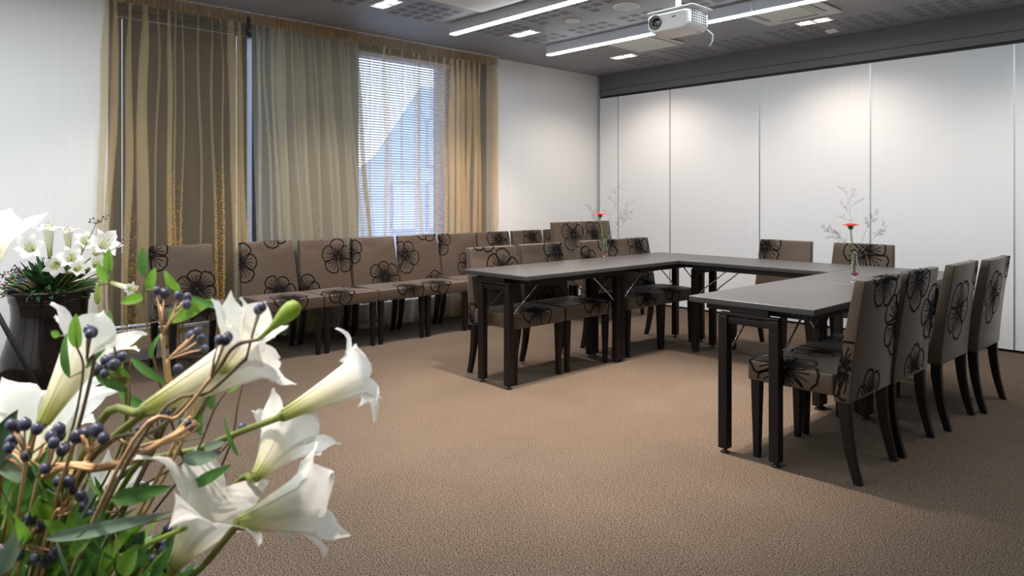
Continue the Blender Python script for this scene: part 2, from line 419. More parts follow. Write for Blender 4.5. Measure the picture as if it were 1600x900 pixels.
# ------------------------------------------------------------------ curtains
def curtain(label, m, y0, y1, ytop0, ytop1, folds, seed, xo, zhem, amp=.010):
    """folds: (position 0..1 along the cloth, overlap width in m)"""
    rnd = random.Random(seed)
    t = thing('sheer_curtain', label, 'curtain', (0,0,0), 0, 'sheer curtains along the window wall')
    # plan path parameterised by cloth length
    W = y1-y0; nz = 34; ZT = 2.685
    NU = 260
    ph = [rnd.uniform(0, 6.28) for _ in range(8)]
    def path(z):
        k = smooth(ZT, ZT-.5, z)           # 0 at the header, 1 below
        ya = lerp(ytop0, y0, smooth(ZT, .2, z)**.9); yb = lerp(ytop1, y1, (ZT-z)/ZT)
        pts = []
        # knots: forward, back, forward for every fold
        kn = [(0., ya, 0.)]
        for i, (p, w) in enumerate(folds):
            c = lerp(ya, yb, p) + .012*math.sin(z*1.7+i*2.1+ph[0])*k + .006*math.sin(z*4.3+i)*k
            ww = w*(.35+.65*k)*(1+.22*math.sin(z*1.3+i*1.7+ph[1])+.1*math.sin(z*3.7+i*.9))
            kn.append((0, c+ww/2, .011)); kn.append((0, c-ww/2, -.011))
            if w > .028: kn.append((0, c+ww*.44, .006)); kn.append((0, c-ww*.40, -.006))
        kn.append((0., yb, 0.))
        seg = [abs(kn[i+1][1]-kn[i][1])+.012 for i in range(len(kn)-1)]
        T = sum(seg); out = []; acc = 0
        res = [max(3, int(round(NU*s/T0))) for s, T0 in zip(seg0 or seg, [sum(seg0 or seg)]*len(seg))]
        for i in range(len(seg)):
            for j in range(res[i]):
                u = j/res[i]; uu = u*u*(3-2*u)*.35+u*.65
                y = lerp(kn[i][1], kn[i+1][1], uu); x = lerp(kn[i][2], kn[i+1][2], u*u*(3-2*u))
                x += amp*math.sin(y*23+ph[2]+.4*math.sin(z*1.2))*(.4+.6*k) + .004*math.sin(y*61+ph[3]+z*.8)
                out.append((xo+x, y))
        out.append((xo, kn[-1][1])); return out, seg, res
    seg0 = None
    _, seg0, _ = path(1.0)
    b = MB(); rows = []
    for iz in range(nz+1):
        z = lerp(ZT-.075, zhem, iz/nz); pl, _, _ = path(z)
        rows.append([(x, y, z + (.006*math.sin(y*9+seed) if iz == nz else 0)) for x, y in pl])
    n = len(rows[0]); f = []
    for i in range(nz):
        for j in range(n-1): f.append((i*n+j, i*n+j+1, (i+1)*n+j+1, (i+1)*n+j))
    b.add([p for r in rows for p in r], f, 0, True); b.build('cloth', m, t)
    # gathered heading
    b = MB(); rows = []; nn = int((ytop1-ytop0)*170)
    for iz in range(5):
        z = lerp(ZT+.008, ZT-.085, iz/4); k = iz/4
        rows.append([(xo + .013*math.sin(j*1.05+ph[4])*(1 if j % 5 else .3) + .006*math.sin(j*.37), lerp(ytop0, ytop1, j/nn), z + .004*math.sin(j*.9)*k) for j in range(nn+1)])
    n = nn+1; f = [(i*n+j, i*n+j+1, (i+1)*n+j+1, (i+1)*n+j) for i in range(4) for j in range(nn)]
    b.add([p for r in rows for p in r], f, 0, True); b.build('heading', M['header'], t)
    # stitched bottom hem
    z0 = zhem; pl, _, _ = path(zhem); b = MB()
    b.add([(x+.0012, y, zhem+.03+.006*math.sin(y*9+seed)) for x, y in pl]+[(x+.0012, y, zhem+.006*math.sin(y*9+seed)) for x, y in pl], [(j, j+1, len(pl)+j+1, len(pl)+j) for j in range(len(pl)-1)], 0, True)
    b.build('hem', m, t)
    return t
def fo(y0, y1, L): return [((c-y0)/(y1-y0), w) for c, w in L]
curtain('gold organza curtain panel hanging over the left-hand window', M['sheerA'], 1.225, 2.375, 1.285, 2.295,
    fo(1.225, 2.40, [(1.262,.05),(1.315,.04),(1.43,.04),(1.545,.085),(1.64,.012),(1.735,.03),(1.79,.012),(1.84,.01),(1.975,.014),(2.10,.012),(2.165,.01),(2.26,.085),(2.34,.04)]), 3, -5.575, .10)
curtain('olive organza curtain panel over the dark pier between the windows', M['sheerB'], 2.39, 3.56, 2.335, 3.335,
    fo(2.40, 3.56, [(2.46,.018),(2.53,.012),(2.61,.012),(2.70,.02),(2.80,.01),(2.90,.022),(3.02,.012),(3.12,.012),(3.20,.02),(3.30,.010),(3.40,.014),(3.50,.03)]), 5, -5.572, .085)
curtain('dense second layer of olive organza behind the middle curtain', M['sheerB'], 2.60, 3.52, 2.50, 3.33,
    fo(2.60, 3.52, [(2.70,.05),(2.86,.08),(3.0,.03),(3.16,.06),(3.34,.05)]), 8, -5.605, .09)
curtain('peach organza curtain panel over the bright right-hand window', M['sheerC'], 3.36, 4.99, 3.34, 4.985,
    fo(3.36, 4.99, [(3.46,.012),(3.60,.03),(3.67,.02),(3.80,.014),(3.93,.02),(4.0,.03),(4.12,.015),(4.20,.02),(4.30,.05),(4.38,.06),(4.45,.05),(4.53,.07),(4.60,.05),(4.67,.05),(4.74,.03),(4.93,.05),(4.965,.03)]), 9, -5.580, .04)
b = MB(); b.box((-5.60, 1.27, 2.688), (-5.565, 5.0, 2.699)); tag(b.build('curtain_track', M['cream'], bevel=(.002,1)), 'thin pale curtain track fixed to the ceiling above the windows', 'curtain track')
# ------------------------------------------------------------------ ceiling fittings
def led(y, x0, x1, label, wire=None):
    t = thing('linear_ceiling_light', label, 'ceiling light', (x0, y, ZC), 0, 'linear ceiling lights'); L = x1-x0
    b = MB(); b.box((0,-.032,-.084),(L,.032,0)); b.build('housing', M['ledbox'], t)
    b = MB(); b.box((.0,-.028,-.092),(L,.028,-.084)); b.build('diffuser', M['led'], t)
    if wire:
        b = MB(); b.tube([(wire-x0,-.05,-.09),(wire-x0,-.05,-.0)], .003, 6); b.build('cable', M['white'], t)
led(3.77, -4.80, 1.2, 'bright linear ceiling light nearer the camera, left of the projector')
led(5.0, -4.85, 1.2, 'bright linear ceiling light running behind the projector', wire=-2.68)
def area(x, y, sx, sy, e, col, z=ZC-.1):
    l = bpy.data.lights.new('fill_strip', 'AREA'); l.shape = 'RECTANGLE'; l.size = sx; l.size_y = sy; l.energy = e; l.color = col
    o = bpy.data.objects.new('fill_strip', l); COL.objects.link(o); o.location = (x, y, z); return o
for y in (2.5, 1.2, -.2, -1.5): area(-2.9, y, 3.8, .09, 20 if y > 1 else 60, (.90,.96,1), ZC-.02)  # unseen fill lights, added in place of further ceiling strips
def spot(x, y, e, ang=100, blend=.8):
    l = bpy.data.lights.new('halogen_or_fill', 'SPOT'); l.energy = e; l.color = (1,.85,.74); l.spot_size = math.radians(ang); l.spot_blend = blend; l.shadow_soft_size = .035
    o = bpy.data.objects.new('halogen_or_fill', l); COL.objects.link(o); o.location = (x, y, ZC-.03); return o
dl_mesh = None
def downlight(x, y, label):
    t = thing('twin_downlight', label, 'downlight', (x, y, ZC), 0, 'twin recessed downlights')
    b = MB(); a, c = .145, .068
    b.box((-a,-c,-.008),(a,-c+.012,0)); b.box((-a,c-.012,-.008),(a,c,0)); b.box((-a,-c+.012,-.008),(-a+.012,c-.012,0)); b.box((a-.012,-c+.012,-.008),(a,c-.012,0)); b.box((-.012,-c+.012,-.006),(.012,c-.012,0))
    b.box((-a+.012,-c+.012,-.003),(-.012,c-.012,-.0005)); b.box((.012,-c+.012,-.003),(a-.012,c-.012,-.0005))
    b.build('trim_frame', M['white'], t)
    for s in (-1, 1):
        b = MB(); b.lathe([(.0,-.012),(.030,-.011),(.044,-.007),(.047,-.0035),(.050,-.0035)], 20, (s*.068,0,0)); b.build('lamp', M['lamp'], t)
downlight(-4.62, 2.99, 'twin downlight above the middle curtain at the top edge of the photo')
downlight(-4.62, 4.445, 'twin downlight between the two linear lights, near the curtain end')
downlight(-4.65, 5.93, 'twin downlight farthest away, near the back corner of the ceiling')
downlight(-2.64, 5.92, 'twin downlight right of the projector, near the square sensor')
for x in (-4.62, -2.64, -.63, 1.4):
    for y in (5.92, 4.445, 2.99, 1.5, 0.0, -1.5):
        e = 0
        if y > 5.5: e = 46 if x < 0 else 0
        elif x < -4: e = 130 if y > 2 else (45 if y > 1.4 else 14)
        elif x < -2: e = 520 if y == 2.99 else (170 if y > 3 else 50)
        elif x < 0: e = 120 if y == 0.0 else 0  # unseen spot without a fixture, added to brighten the foreground bouquet
        if not e: continue
        for s in (-1, 1): spot(x+s*.068, y, e*.5, 140 if y > 5.5 else (78 if x > -4 else 104), .75)
def grille(x0, x1, y0, y1, label, kind):
    t = thing('ceiling_grille', label, 'ceiling vent', ((x0+x1)/2, (y0+y1)/2, ZC), 0, 'square ceiling air units'); a = (x1-x0)/2; c = (y1-y0)/2
    b = MB(); b.box((-a,-c,-.022),(a,c,0)); b.build('housing', M['cream'], t, bevel=(.012,2))
    if kind == 'cassette':
        b = MB(); q = a*.55; b.box((-q,-q,-.030),(q,q,-.022)); b.build('return_panel', M['cream'], t, bevel=(.004,2))
        for k in range(4):
            b = MB(); b.box((-q*.9,a*.66,-.0235),(q*.9,a*.80,-.0221)); b.box((-q*.9,a*.70,-.027),(q*.9,a*.76,-.0235),1)
            o = b.build('air_slot', [M['hole'], M['cream']], t); o.rotation_euler = (0,0,k*PI/2)
    else:
        b = MB(); b.box((-a*.86,-c*.86,-.034),(a*.86,c*.86,-.0225)); b.build('face_plate', M['cream'], t, bevel=(.003,1))
grille(-4.28, -3.68, 3.05, 3.66, 'cream square air panel cut off by the top edge of photo', 'plate')
grille(-2.95, -2.33, 5.12, 5.74, 'cream square air conditioning cassette right of the projector', 'cassette')
grille(-4.36, -3.82, 5.22, 5.80, 'cream square air panel left of and behind the projector', 'plate')
def speaker(x, y, r, label):
    t = thing('ceiling_speaker', label, 'speaker', (x, y, ZC), 0, 'round ceiling speakers')
    b = MB(); b.lathe([(r*.8,-.010),(r*.9,-.012),(r,-.006),(r,0)], 36); b.build('rim', M['cream'], t)
    b = MB(); b.lathe([(0,-.011),(r*.8,-.010)], 36); b.build('grille', M['glassw'], t)
speaker(-3.43, 4.40, .105, 'larger round ceiling speaker near the top edge of photo')
speaker(-4.01, 4.42, .068, 'smaller round ceiling speaker between the linear lights')
b = MB(); b.box((-.045,-.045,-.02),(.045,.045,0)); b.lathe([(0,-.024),(.02,-.022),(.024,-.02)], 16); tag(b.build('ceiling_sensor', M['white'], loc=(-2.67,6.35,ZC), bevel=(.004,2)), 'small square white sensor on ceiling next to the bulkhead', 'sensor')

# ------------------------------------------------------------------ projector
pj = thing('projector', 'white ceiling-mounted projector with dark round lens', 'projector', (-2.585, 3.85, 2.26))
b = MB()
def sec(y, a, z0, z1, ch):  # octagonal cross-section in xz at depth y
    return [(-a+ch,y,z0),(a-ch,y,z0),(a,y,z0+ch),(a,y,z1-.01),(a-.02,y,z1),(-a+.02,y,z1),(-a,y,z1-.01),(-a,y,z0+ch)]
ss = [(-.125,.135,.012,.10,.02),(-.115,.15,0,.112,.03),(0,.155,-.004,.117,.03),(.10,.15,.0,.115,.03),(.125,.13,.012,.10,.02)]
vv = [p for s_ in ss for p in sec(*s_)]; ff = [tuple(range(7,-1,-1)), tuple(range(32,40))]
for i in range(4):
    for j in range(8): ff.append((i*8+j,i*8+(j+1)%8,(i+1)*8+(j+1)%8,(i+1)*8+j))
b.add(vv, ff); b.build('body', M['white'], pj, bevel=(.004,2))
def ring_y(bb, cx, cz, y0, prof, mi=0, n=28):
    o = len(bb.v); t = MB(); t.lathe(prof, n); bb.add([(cx+x, y0+z, cz+y) for x, y, z in t.v], [tuple(reversed(f)) for f in t.f], mi, True)
M['lens'] = mat('dark_lens', (.01,.012,.02), .05, coat=1); M['ringm'] = mat('lens_ring', (.06,.065,.07), .3)
b = MB(); ring_y(b, -.085, .062, -.118, [(.046,0),(.046,-.016),(.040,-.018),(.036,-.010)]); lr = b.build('lens_ring', M['ringm'], pj)
b = MB(); ring_y(b, -.085, .062, -.126, [(.0,-.008),(.015,-.006),(.024,-.002),(.036,.002)]); b.build('lens', M['lens'], lr)
b = MB()
for i in range(7):
    for j in range(5): b.box((.1515,-.085+i*.024,.03+j*.016),(.157,-.073+i*.024,.039+j*.016))
b.build('vent', M['ringm'], pj)
b = MB()
b.box((.035,-.1262,.072),(.065,-.1235,.080)); b.lathe([(0,0),(.006,0)],10,(-.02,-.125,.06)); b.build('badge', M['ringm'], pj)
b = MB(); b.lathe([(.0,-.012),(.010,-.012),(.008,.006)], 12, (.10,.07,0)); b.lathe([(.0,-.012),(.010,-.012),(.008,.006)], 12, (-.11,.07,0)); b.build('foot', M['white'], pj)
b = MB(); b.box((-.17,-.10,.135),(.17,.13,.141)); b.box((-.03,-.05,.115),(.03,.05,.136)); b.build('mount_plate', M['white'], pj, bevel=(.002,1))
b = MB(); b.tube([(0,0,.14),(0,0,.43)], .018, 16); b.lathe([(.018,.425),(.05,.43),(.05,.44)], 20); b.build('mount_pole', M['white'], pj)
b = MB(); b.tube([(.13,.12,.02),(.15,.16,-.01),(.14,.17,-.05),(.12,.17,-.075)], .005, 8); b.build('cable_plug', M['white'], pj)

# ------------------------------------------------------------------ chairs
def flower_lines(cx, cy, R, rot, n=6, seed=0):
    """velvet flower outline: list of (polyline, width)"""
    rnd = random.Random(seed*13+7); L = []; R *= 1.12
    for k in range(n):
        th = rot + 2*PI*k/n + rnd.uniform(-.08,.08); Rk = R*rnd.uniform(.85,1.08); ha = PI/n*rnd.uniform(.86,1.02)
        def pt(r, a): return (cx + r*math.cos(th+a), cy + r*math.sin(th+a))
        out = []
        for i in range(9): s = i/8; out.append(pt(Rk*(.08+.72*s), -ha*(.35+.65*math.sin(s*PI/2))))
        lob = rnd.choice((3,4))
        for i in range(1, 16):
            s = i/16; out.append(pt(Rk*(.80+.20*math.sin(PI*s)**.7 + .035*abs(math.sin(lob*PI*s)) - .02), lerp(-ha, ha, s)))
        for i in range(9): s = 1-i/8; out.append(pt(Rk*(.08+.72*s), ha*(.35+.65*math.sin(s*PI/2))))
        L.append((out, .0104))
        for q in (-.42, .05, .45):
            ln = [pt(Rk*lerp(.08, .72+.1*rnd.random(), i/8), ha*q*(.3+.9*(i/8)**.8)+.03*math.sin(i)) for i in range(9)]
            L.append((ln, .0062))
        # stamen
        a = ha*1.0; L.append(([pt(R*.02,a), pt(R*.18,a), pt(R*.34,a+.05)], .004))
        c = pt(R*.36, a+.05); L.append(([(c[0]-.004,c[1]),(c[0]+.004,c[1])], .008))
    return L
def draw_lines(b, lines, fmap, mi=1):
    for poly, w in lines:
        # resample
        pts = [poly[0]]
        for p in poly[1:]:
            q = pts[-1]; d = math.hypot(p[0]-q[0], p[1]-q[1]); m_ = max(1, int(d/.012))
            for i in range(1, m_+1): pts.append((lerp(q[0],p[0],i/m_), lerp(q[1],p[1],i/m_)))
        prev = None
        for i, p in enumerate(pts):
            a = pts[max(0,i-1)]; c = pts[min(len(pts)-1,i+1)]
            tx, ty = c[0]-a[0], c[1]-a[1]; l = math.hypot(tx,ty) or 1
            nx, ny = -ty/l*w/2, tx/l*w/2
            A = fmap(p[0]+nx, p[1]+ny); B = fmap(p[0]-nx, p[1]-ny)
            if A is None or B is None: prev = None; continue
            if prev: 
                b.add([prev[0], prev[1], B, A], [(0,1,2,3)], mi)
            prev = (A, B)
BZ0, BZ1 = .34, .865
def rear_y(s): return -.226 - .060*s**1.3     # s 0..1 up the back
def thick(s): return lerp(.066, .046, s)
def halfw(s): return lerp(.238, .216, s**1.1)
def back_map(hgt):
    eps = .0016; H = hgt-BZ0
    def f(u, v):
        if v < 0.006: return None
        if v <= H: s = v/H; face = 0; z = BZ0+v
        elif v <= H+.046: s = 1; face = 1; z = hgt
        else:
            s = 1-(v-H-.046)/H; face = 2; z = BZ0+H*s
            if s < .015: return None
        w = halfw(s); yr = rear_y(s); yf = yr+thick(s)
        if abs(u) > w:
            e = abs(u)-w; sg = 1 if u > 0 else -1
            if face == 1 or e > thick(s)-.004: return None
            y = yf-e if face == 0 else yr+e
            return (sg*(w+eps), y, z)
        if face == 0: return (u, yf+eps, z)
        if face == 1: return (u, yf-(v-H), z+eps)
        return (u, yr-eps, z)
    return f
def back_mesh(flowers, hgt):
    b = MB(); n = 10; rows = []
    for i in range(n+1):
        s = i/n; z = lerp(BZ0, hgt, s); w = halfw(s); yr = rear_y(s); yf = yr+thick(s)
        rows += [(-w,yr,z),(w,yr,z),(w,yf,z),(-w,yf,z)]
    f = [(0,3,2,1), tuple(n*4+j for j in range(4))]
    for i in range(n):
        for j in range(4): f.append((i*4+j,i*4+(j+1)%4,(i+1)*4+(j+1)%4,(i+1)*4+j))
    b.add(rows, f, 0)
    me = bpy.data.meshes.new('t'); me.from_pydata(b.v, [], b.f)
    import bmesh
    bm = bmesh.new(); bm.from_mesh(me)
    es = [e for e in bm.edges if len(e.link_faces) == 2 and e.calc_face_angle(0) > math.radians(50)]
    bmesh.ops.bevel(bm, geom=es, offset=.008, segments=2, affect='EDGES', profile=.6)
    bm.verts.ensure_lookup_table(); bm.verts.index_update()
    b2 = MB(); b2.add([v.co[:] for v in bm.verts], [tuple(v.index for v in fc.verts) for fc in bm.faces], 0, True)
    bm.free(); bpy.data.meshes.remove(me)
    mp = back_map(hgt)
    for i, (u, v, R, rot) in enumerate(flowers): draw_lines(b2, flower_lines(u, v, R, rot, 6 if i % 2 else 5, i+int(v*100)), mp)
    m_ = b2.mesh('backrest', [M['fabric'], M['line']])
    m_.shade_auto_smooth if False else None
    return m_
SZ0, SZ1, SX, SY0, SY1 = .362, .455, .238, -.159, .236
def dome(x, y):
    u = x/SX; v = (y-(SY0+SY1)/2)/((SY1-SY0)/2)
    return .014*max(0,(1-u*u))**.6*max(0,(1-v*v))**.6
def seat_mesh(flowers):
    import bmesh
    b = MB(); n = 14; top = []
    for i in range(n+1):
        for j in range(n+1):
            x = lerp(-SX,SX,j/n); y = lerp(SY0,SY1,i/n); top.append((x,y,SZ1+dome(x,y)))
    f = [(i*(n+1)+j,i*(n+1)+j+1,(i+1)*(n+1)+j+1,(i+1)*(n+1)+j) for i in range(n) for j in range(n)]
    rim = [j for j in range(n+1)] + [(i*(n+1)+n) for i in range(1,n+1)] + [n*(n+1)+j for j in range(n-1,-1,-1)] + [i*(n+1) for i in range(n-1,0,-1)]
    low = [(top[i][0], top[i][1], SZ0) for i in rim]; o = len(top); k = len(rim)
    for i in range(k): f.append((rim[(i+1)%k], rim[i], o+i, o+(i+1)%k))
    f.append(tuple(o+i for i in range(k-1,-1,-1)))
    me = bpy.data.meshes.new('t'); me.from_pydata(top+low, [], f)
    bm = bmesh.new(); bm.from_mesh(me); bmesh.ops.recalc_face_normals(bm, faces=bm.faces)
    es = [e for e in bm.edges if len(e.link_faces) == 2 and e.calc_face_angle(0) > math.radians(50)]
    bmesh.ops.bevel(bm, geom=es, offset=.009, segments=2, affect='EDGES', profile=.6)
    bm.verts.index_update()
    b2 = MB(); b2.add([v.co[:] for v in bm.verts], [tuple(v.index for v in fc.verts) for fc in bm.faces], 0, True); bm.free(); bpy.data.meshes.remove(me)
    eps = .0016
    def mp(u, v):
        ex = abs(u)-SX; ey = v-SY1
        if v < SY0+.01: return None
        if ex > -.004 and ey > -.004: return None
        if ex > 0: 
            if ex > SZ1-SZ0-.006: return None
            return ((SX+eps)*(1 if u > 0 else -1), v, SZ1-ex)
        if ey > 0:
            if ey > SZ1-SZ0-.006: return None
            return (u, SY1+eps, SZ1-ey)
        return (u, v, SZ1+dome(u,v)+eps)
    for i, (u, v, R, rot) in enumerate(flowers): draw_lines(b2, flower_lines(u, v, R, rot, 5 if i % 2 else 6, i+3), mp)
    return b2.mesh('seat', [M['fabric'], M['line']])
def leg_meshes():
    fl = MB(); fl.frus((0,0,0),(.014,.014),(0,0,.361),(.022,.022))
    rl = MB(); pts = []
    n = 7; rows = []
    for i in range(n+1):
        s = i/n; z = s*.345; y = -.252 + .055*(1-(1-s)**2.0); hx = lerp(.0145,.021,s); hy = lerp(.016,.024,s)
        rows += [(-hx,y-hy,z),(hx,y-hy,z),(hx,y+hy,z),(-hx,y+hy,z)]
    f = [(0,3,2,1), tuple(n*4+j for j in range(4))]
    for i in range(n):
        for j in range(4): f.append((i*4+j,i*4+(j+1)%4,(i+1)*4+(j+1)%4,(i+1)*4+j))
    rl.add(rows, f, 0)
    return fl.mesh('leg', M['wood']), rl.mesh('leg', M['wood'])
FL, RL = leg_meshes()
seat_vars = [seat_mesh(v) for v in (
    [(.02,.20,.135,.3)], [(.10,.18,.125,.9),(-.2,-.02,.12,.2)], [(-.08,.21,.13,1.3)], [(.0,.235,.125,.1),(.22,0,.11,.5)], [(-.24,.06,.14,.4),(.12,.05,.12,1)])]
def chair(x, y, rz, flowers, label, group, sv=0, hgt=BZ1, face='camera'):
    t = thing('banquet_chair', label, 'chair', (x, y, 0), rz, group)
    link('backrest', back_mesh(flowers, hgt), t)
    link('seat', seat_vars[sv], t)
    for s in (-1, 1):
        link('leg', FL, t, (s*.207,.205,0), 0, (.002,1)); link('leg', RL, t, (s*.205,0,0), 0, (.002,1))
    return t
G1 = 'chairs standing in a row along the curtains'
H = BZ1-BZ0
def RV(v): return H+.046+v     # distance down the rear face from the top edge
r9 = -PI/2
XR0 = -5.255
row = [
 (1.79, [(.235,.475,.125,.2),(-.085,.20,.135,.4)], 3, 'chair nearest the far flower vase, leftmost of the window row'),
 (2.44, [(.235,.37,.135,.6),(-.07,.12,.13,1.0),(-.06,.60,.12,0)], 0, 'second chair from the left in the window row, behind lily bud'),
 (2.93, [(-.125,.375,.13,.3),(.205,.10,.135,.8)], 1, 'window row chair with a whole flower at upper right, third from left'),
 (3.42, [(.255,.41,.125,.1),(-.085,.17,.14,.5)], 2, 'fourth chair from left in the window row, before olive curtain'),
 (3.90, [(.165,.35,.14,.9),(-.11,.60,.12,.2),(-.16,.07,.11,.2)], 1, 'fifth chair from left in the window row, before bright window'),
 (4.38, [(.245,.45,.13,.4),(-.11,.22,.13,.7)], 0, 'sixth chair from the left in the window row, partly behind the left table'),
 (4.85, [(-.06,.45,.13,.2)], 2, 'seventh chair from the left in the window row, seen above the left table'),
 (5.34, [(-.06,.46,.125,.8)], 0, 'window row chair just left of the two tall-backed chairs'),
 (5.83, [(.1,.44,.125,.5)], 0, 'last chair of the window row, mostly hidden behind the tall-backed chair'),
]
for y, fl, sv, lab in row: chair(XR0, y, r9, fl, 'taupe floral ' + lab, G1, sv)
G0 = 'tall-backed chairs near the far corner'
chair(-4.70, 5.375, r9, [(-.07,.50,.15,.3)], 'left of two tall-backed taupe floral chairs near the far corner', G0, 1, .968)
chair(-4.70, 5.83, r9, [(.06,.49,.14,.9)], 'right of two tall-backed taupe floral chairs, behind the gerbera vase', G0, 2, .968)
G2 = 'chairs along the left table'
for y, fl, sv, lab in (
 (3.36, [(-.06,.36,.15,.5),(.30,.03,.13,.2),(.10,.62,.12,.2)], 0, 'taupe floral chair at the free end of the left table, nearest the camera'),
 (3.86, [(-.15,.46,.13,.4),(-.02,.06,.14,.3)], 2, 'second taupe floral chair along the left table from its free end'),
 (4.54, [(-.13,.52,.14,.9),(.18,.36,.11,.3)], 3, 'taupe floral chair on the left table right behind the gerbera vase'),
 (4.985, [(-.06,.46,.14,.6),(-.12,.10,.12,.2)], 1, 'taupe floral chair at the inner corner end of the left table')):
    chair(-3.57, y, r9, fl, lab, G2, sv)
G3 = 'chairs behind the far table'
chair(-2.745, 5.378, PI, [(.17,.47,.13,.3)], 'taupe floral chair behind the far table, left of the pair', G3, 0)
chair(-2.134, 5.378, PI, [(-.03,.46,.15,.1)], 'taupe floral chair behind the far table, right of the pair', G3, 1)
G4 = 'chairs along the right table'
for x, y, fl, sv, lab in (
 (-1.45, 3.318, [(.02,RV(-.01),.155,-.3),(.24,RV(.22),.16,.6),(-.255,.14,.12,.3),(-.02,RV(.535),.12,.2)], 4, 'taupe floral chair nearest the camera at the right table, seen from behind'),
 (-1.44, 3.80, [(-.06,RV(.03),.14,.4),(.22,RV(.22),.15,.1),(.03,RV(.50),.13,.9)], 3, 'second taupe floral chair from the camera at the right table'),
 (-1.41, 4.38, [(-.02,RV(.25),.15,.2),(.26,RV(.06),.10,.7)], 0, 'third chair from the camera at the right table, whole flower on its back'),
 (-1.37, 4.88, [(-.03,RV(.21),.145,.7),(.24,RV(.02),.11,.2)], 1, 'farthest taupe floral chair of the right table, against the white partition')):
    chair(x, y, PI/2, fl, lab, G4, sv)

# ------------------------------------------------------------------ folding tables
def table(x0, x1, y0, y1, label, along='y'):
    """long axis along y (or x)"""
    t = thing('folding_table', label, 'table', ((x0+x1)/2, (y0+y1)/2, 0), 0 if along == 'y' else PI/2, 'folding tables set out in a U')
    W = (x1-x0)/2; L = (y1-y0)/2
    if along == 'x': W, L = L, W
    b = MB(); b.box((-W+.001,-L+.001,.702),(W-.001,L-.001,.730)); tp = b.build('tabletop', M['ttop'], t, bevel=(.003,2))
    b = MB(); q = .055
    for s in (-1,1):
        b.box((s*(W-q)-.011,-L+.09,.665),(s*(W-q)+.011,L-.09,.7015)); b.box((-W+q+.011,s*(L-.10)-.011,.665),(W-q-.011,s*(L-.10)+.011,.7015))
    b.build('apron', M['tedge'], t, bevel=(.002,1))
    for s in (-1,1):
        yy = s*(L-.0245); lx = .1275
        for k in (-1,1):
            b = MB(); b.box((k*lx-.024,yy-.024,.022),(k*lx+.024,yy+.024,.655)); lg = b.build('leg', M['wood'], t, bevel=(.003,1))
            b = MB(); b.lathe([(0,0),(.019,0),(.019,.006),(.008,.010),(.006,.024)], 14, (k*lx,yy,0)); b.build('levelling_foot', M['black'], lg)
            # chrome folding stay, hooked at the leg and running up under the top
            b = MB(); sy = yy - s*.028; ang = s
            b.tube([(k*lx-.0*k,yy-s*.026,.478),(k*lx,yy-s*.034,.468),(k*lx,yy-s*.046,.472),(k*lx,yy-s*.062,.492),(k*lx,yy-s*.20,.60),(k*lx,yy-s*.315,.69)], .0052, 8)
            b.tube([(k*lx-k*.0245,yy,.642),(k*lx-k*.031,yy,.642)], .008, 8); b.build('folding_stay', M['chrome'], t)
        b = MB(); b.box((-lx+.0245,yy-.014,.618),(lx-.0245,yy+.014,.650)); b.box((-lx-.02,yy-.016,.655),(lx+.02,yy+.016,.670)); b.box((-.05,yy-.02,.650),(.05,yy+.02,.7015)) if False else None
        b.box((-lx+.03,yy-.010,.655),(lx-.03,yy+.010,.7015))
        b.build('crossbar', M['wood'], t, bevel=(.003,1))
    return t
table(-3.745, -3.135, 3.03, 4.158, 'black folding table forming the free end of the left row')
table(-3.745, -3.135, 4.160, 5.29, 'black folding table at the far left corner of the U')
table(-3.133, -1.978, 4.685, 5.29, 'black folding table across the far end joining both rows', 'x')
table(-1.976, -1.35, 3.03, 4.089, 'black folding table forming the near free end of the right row')
table(-1.976, -1.35, 4.091, 5.29, 'black folding table at the far right corner of the U')

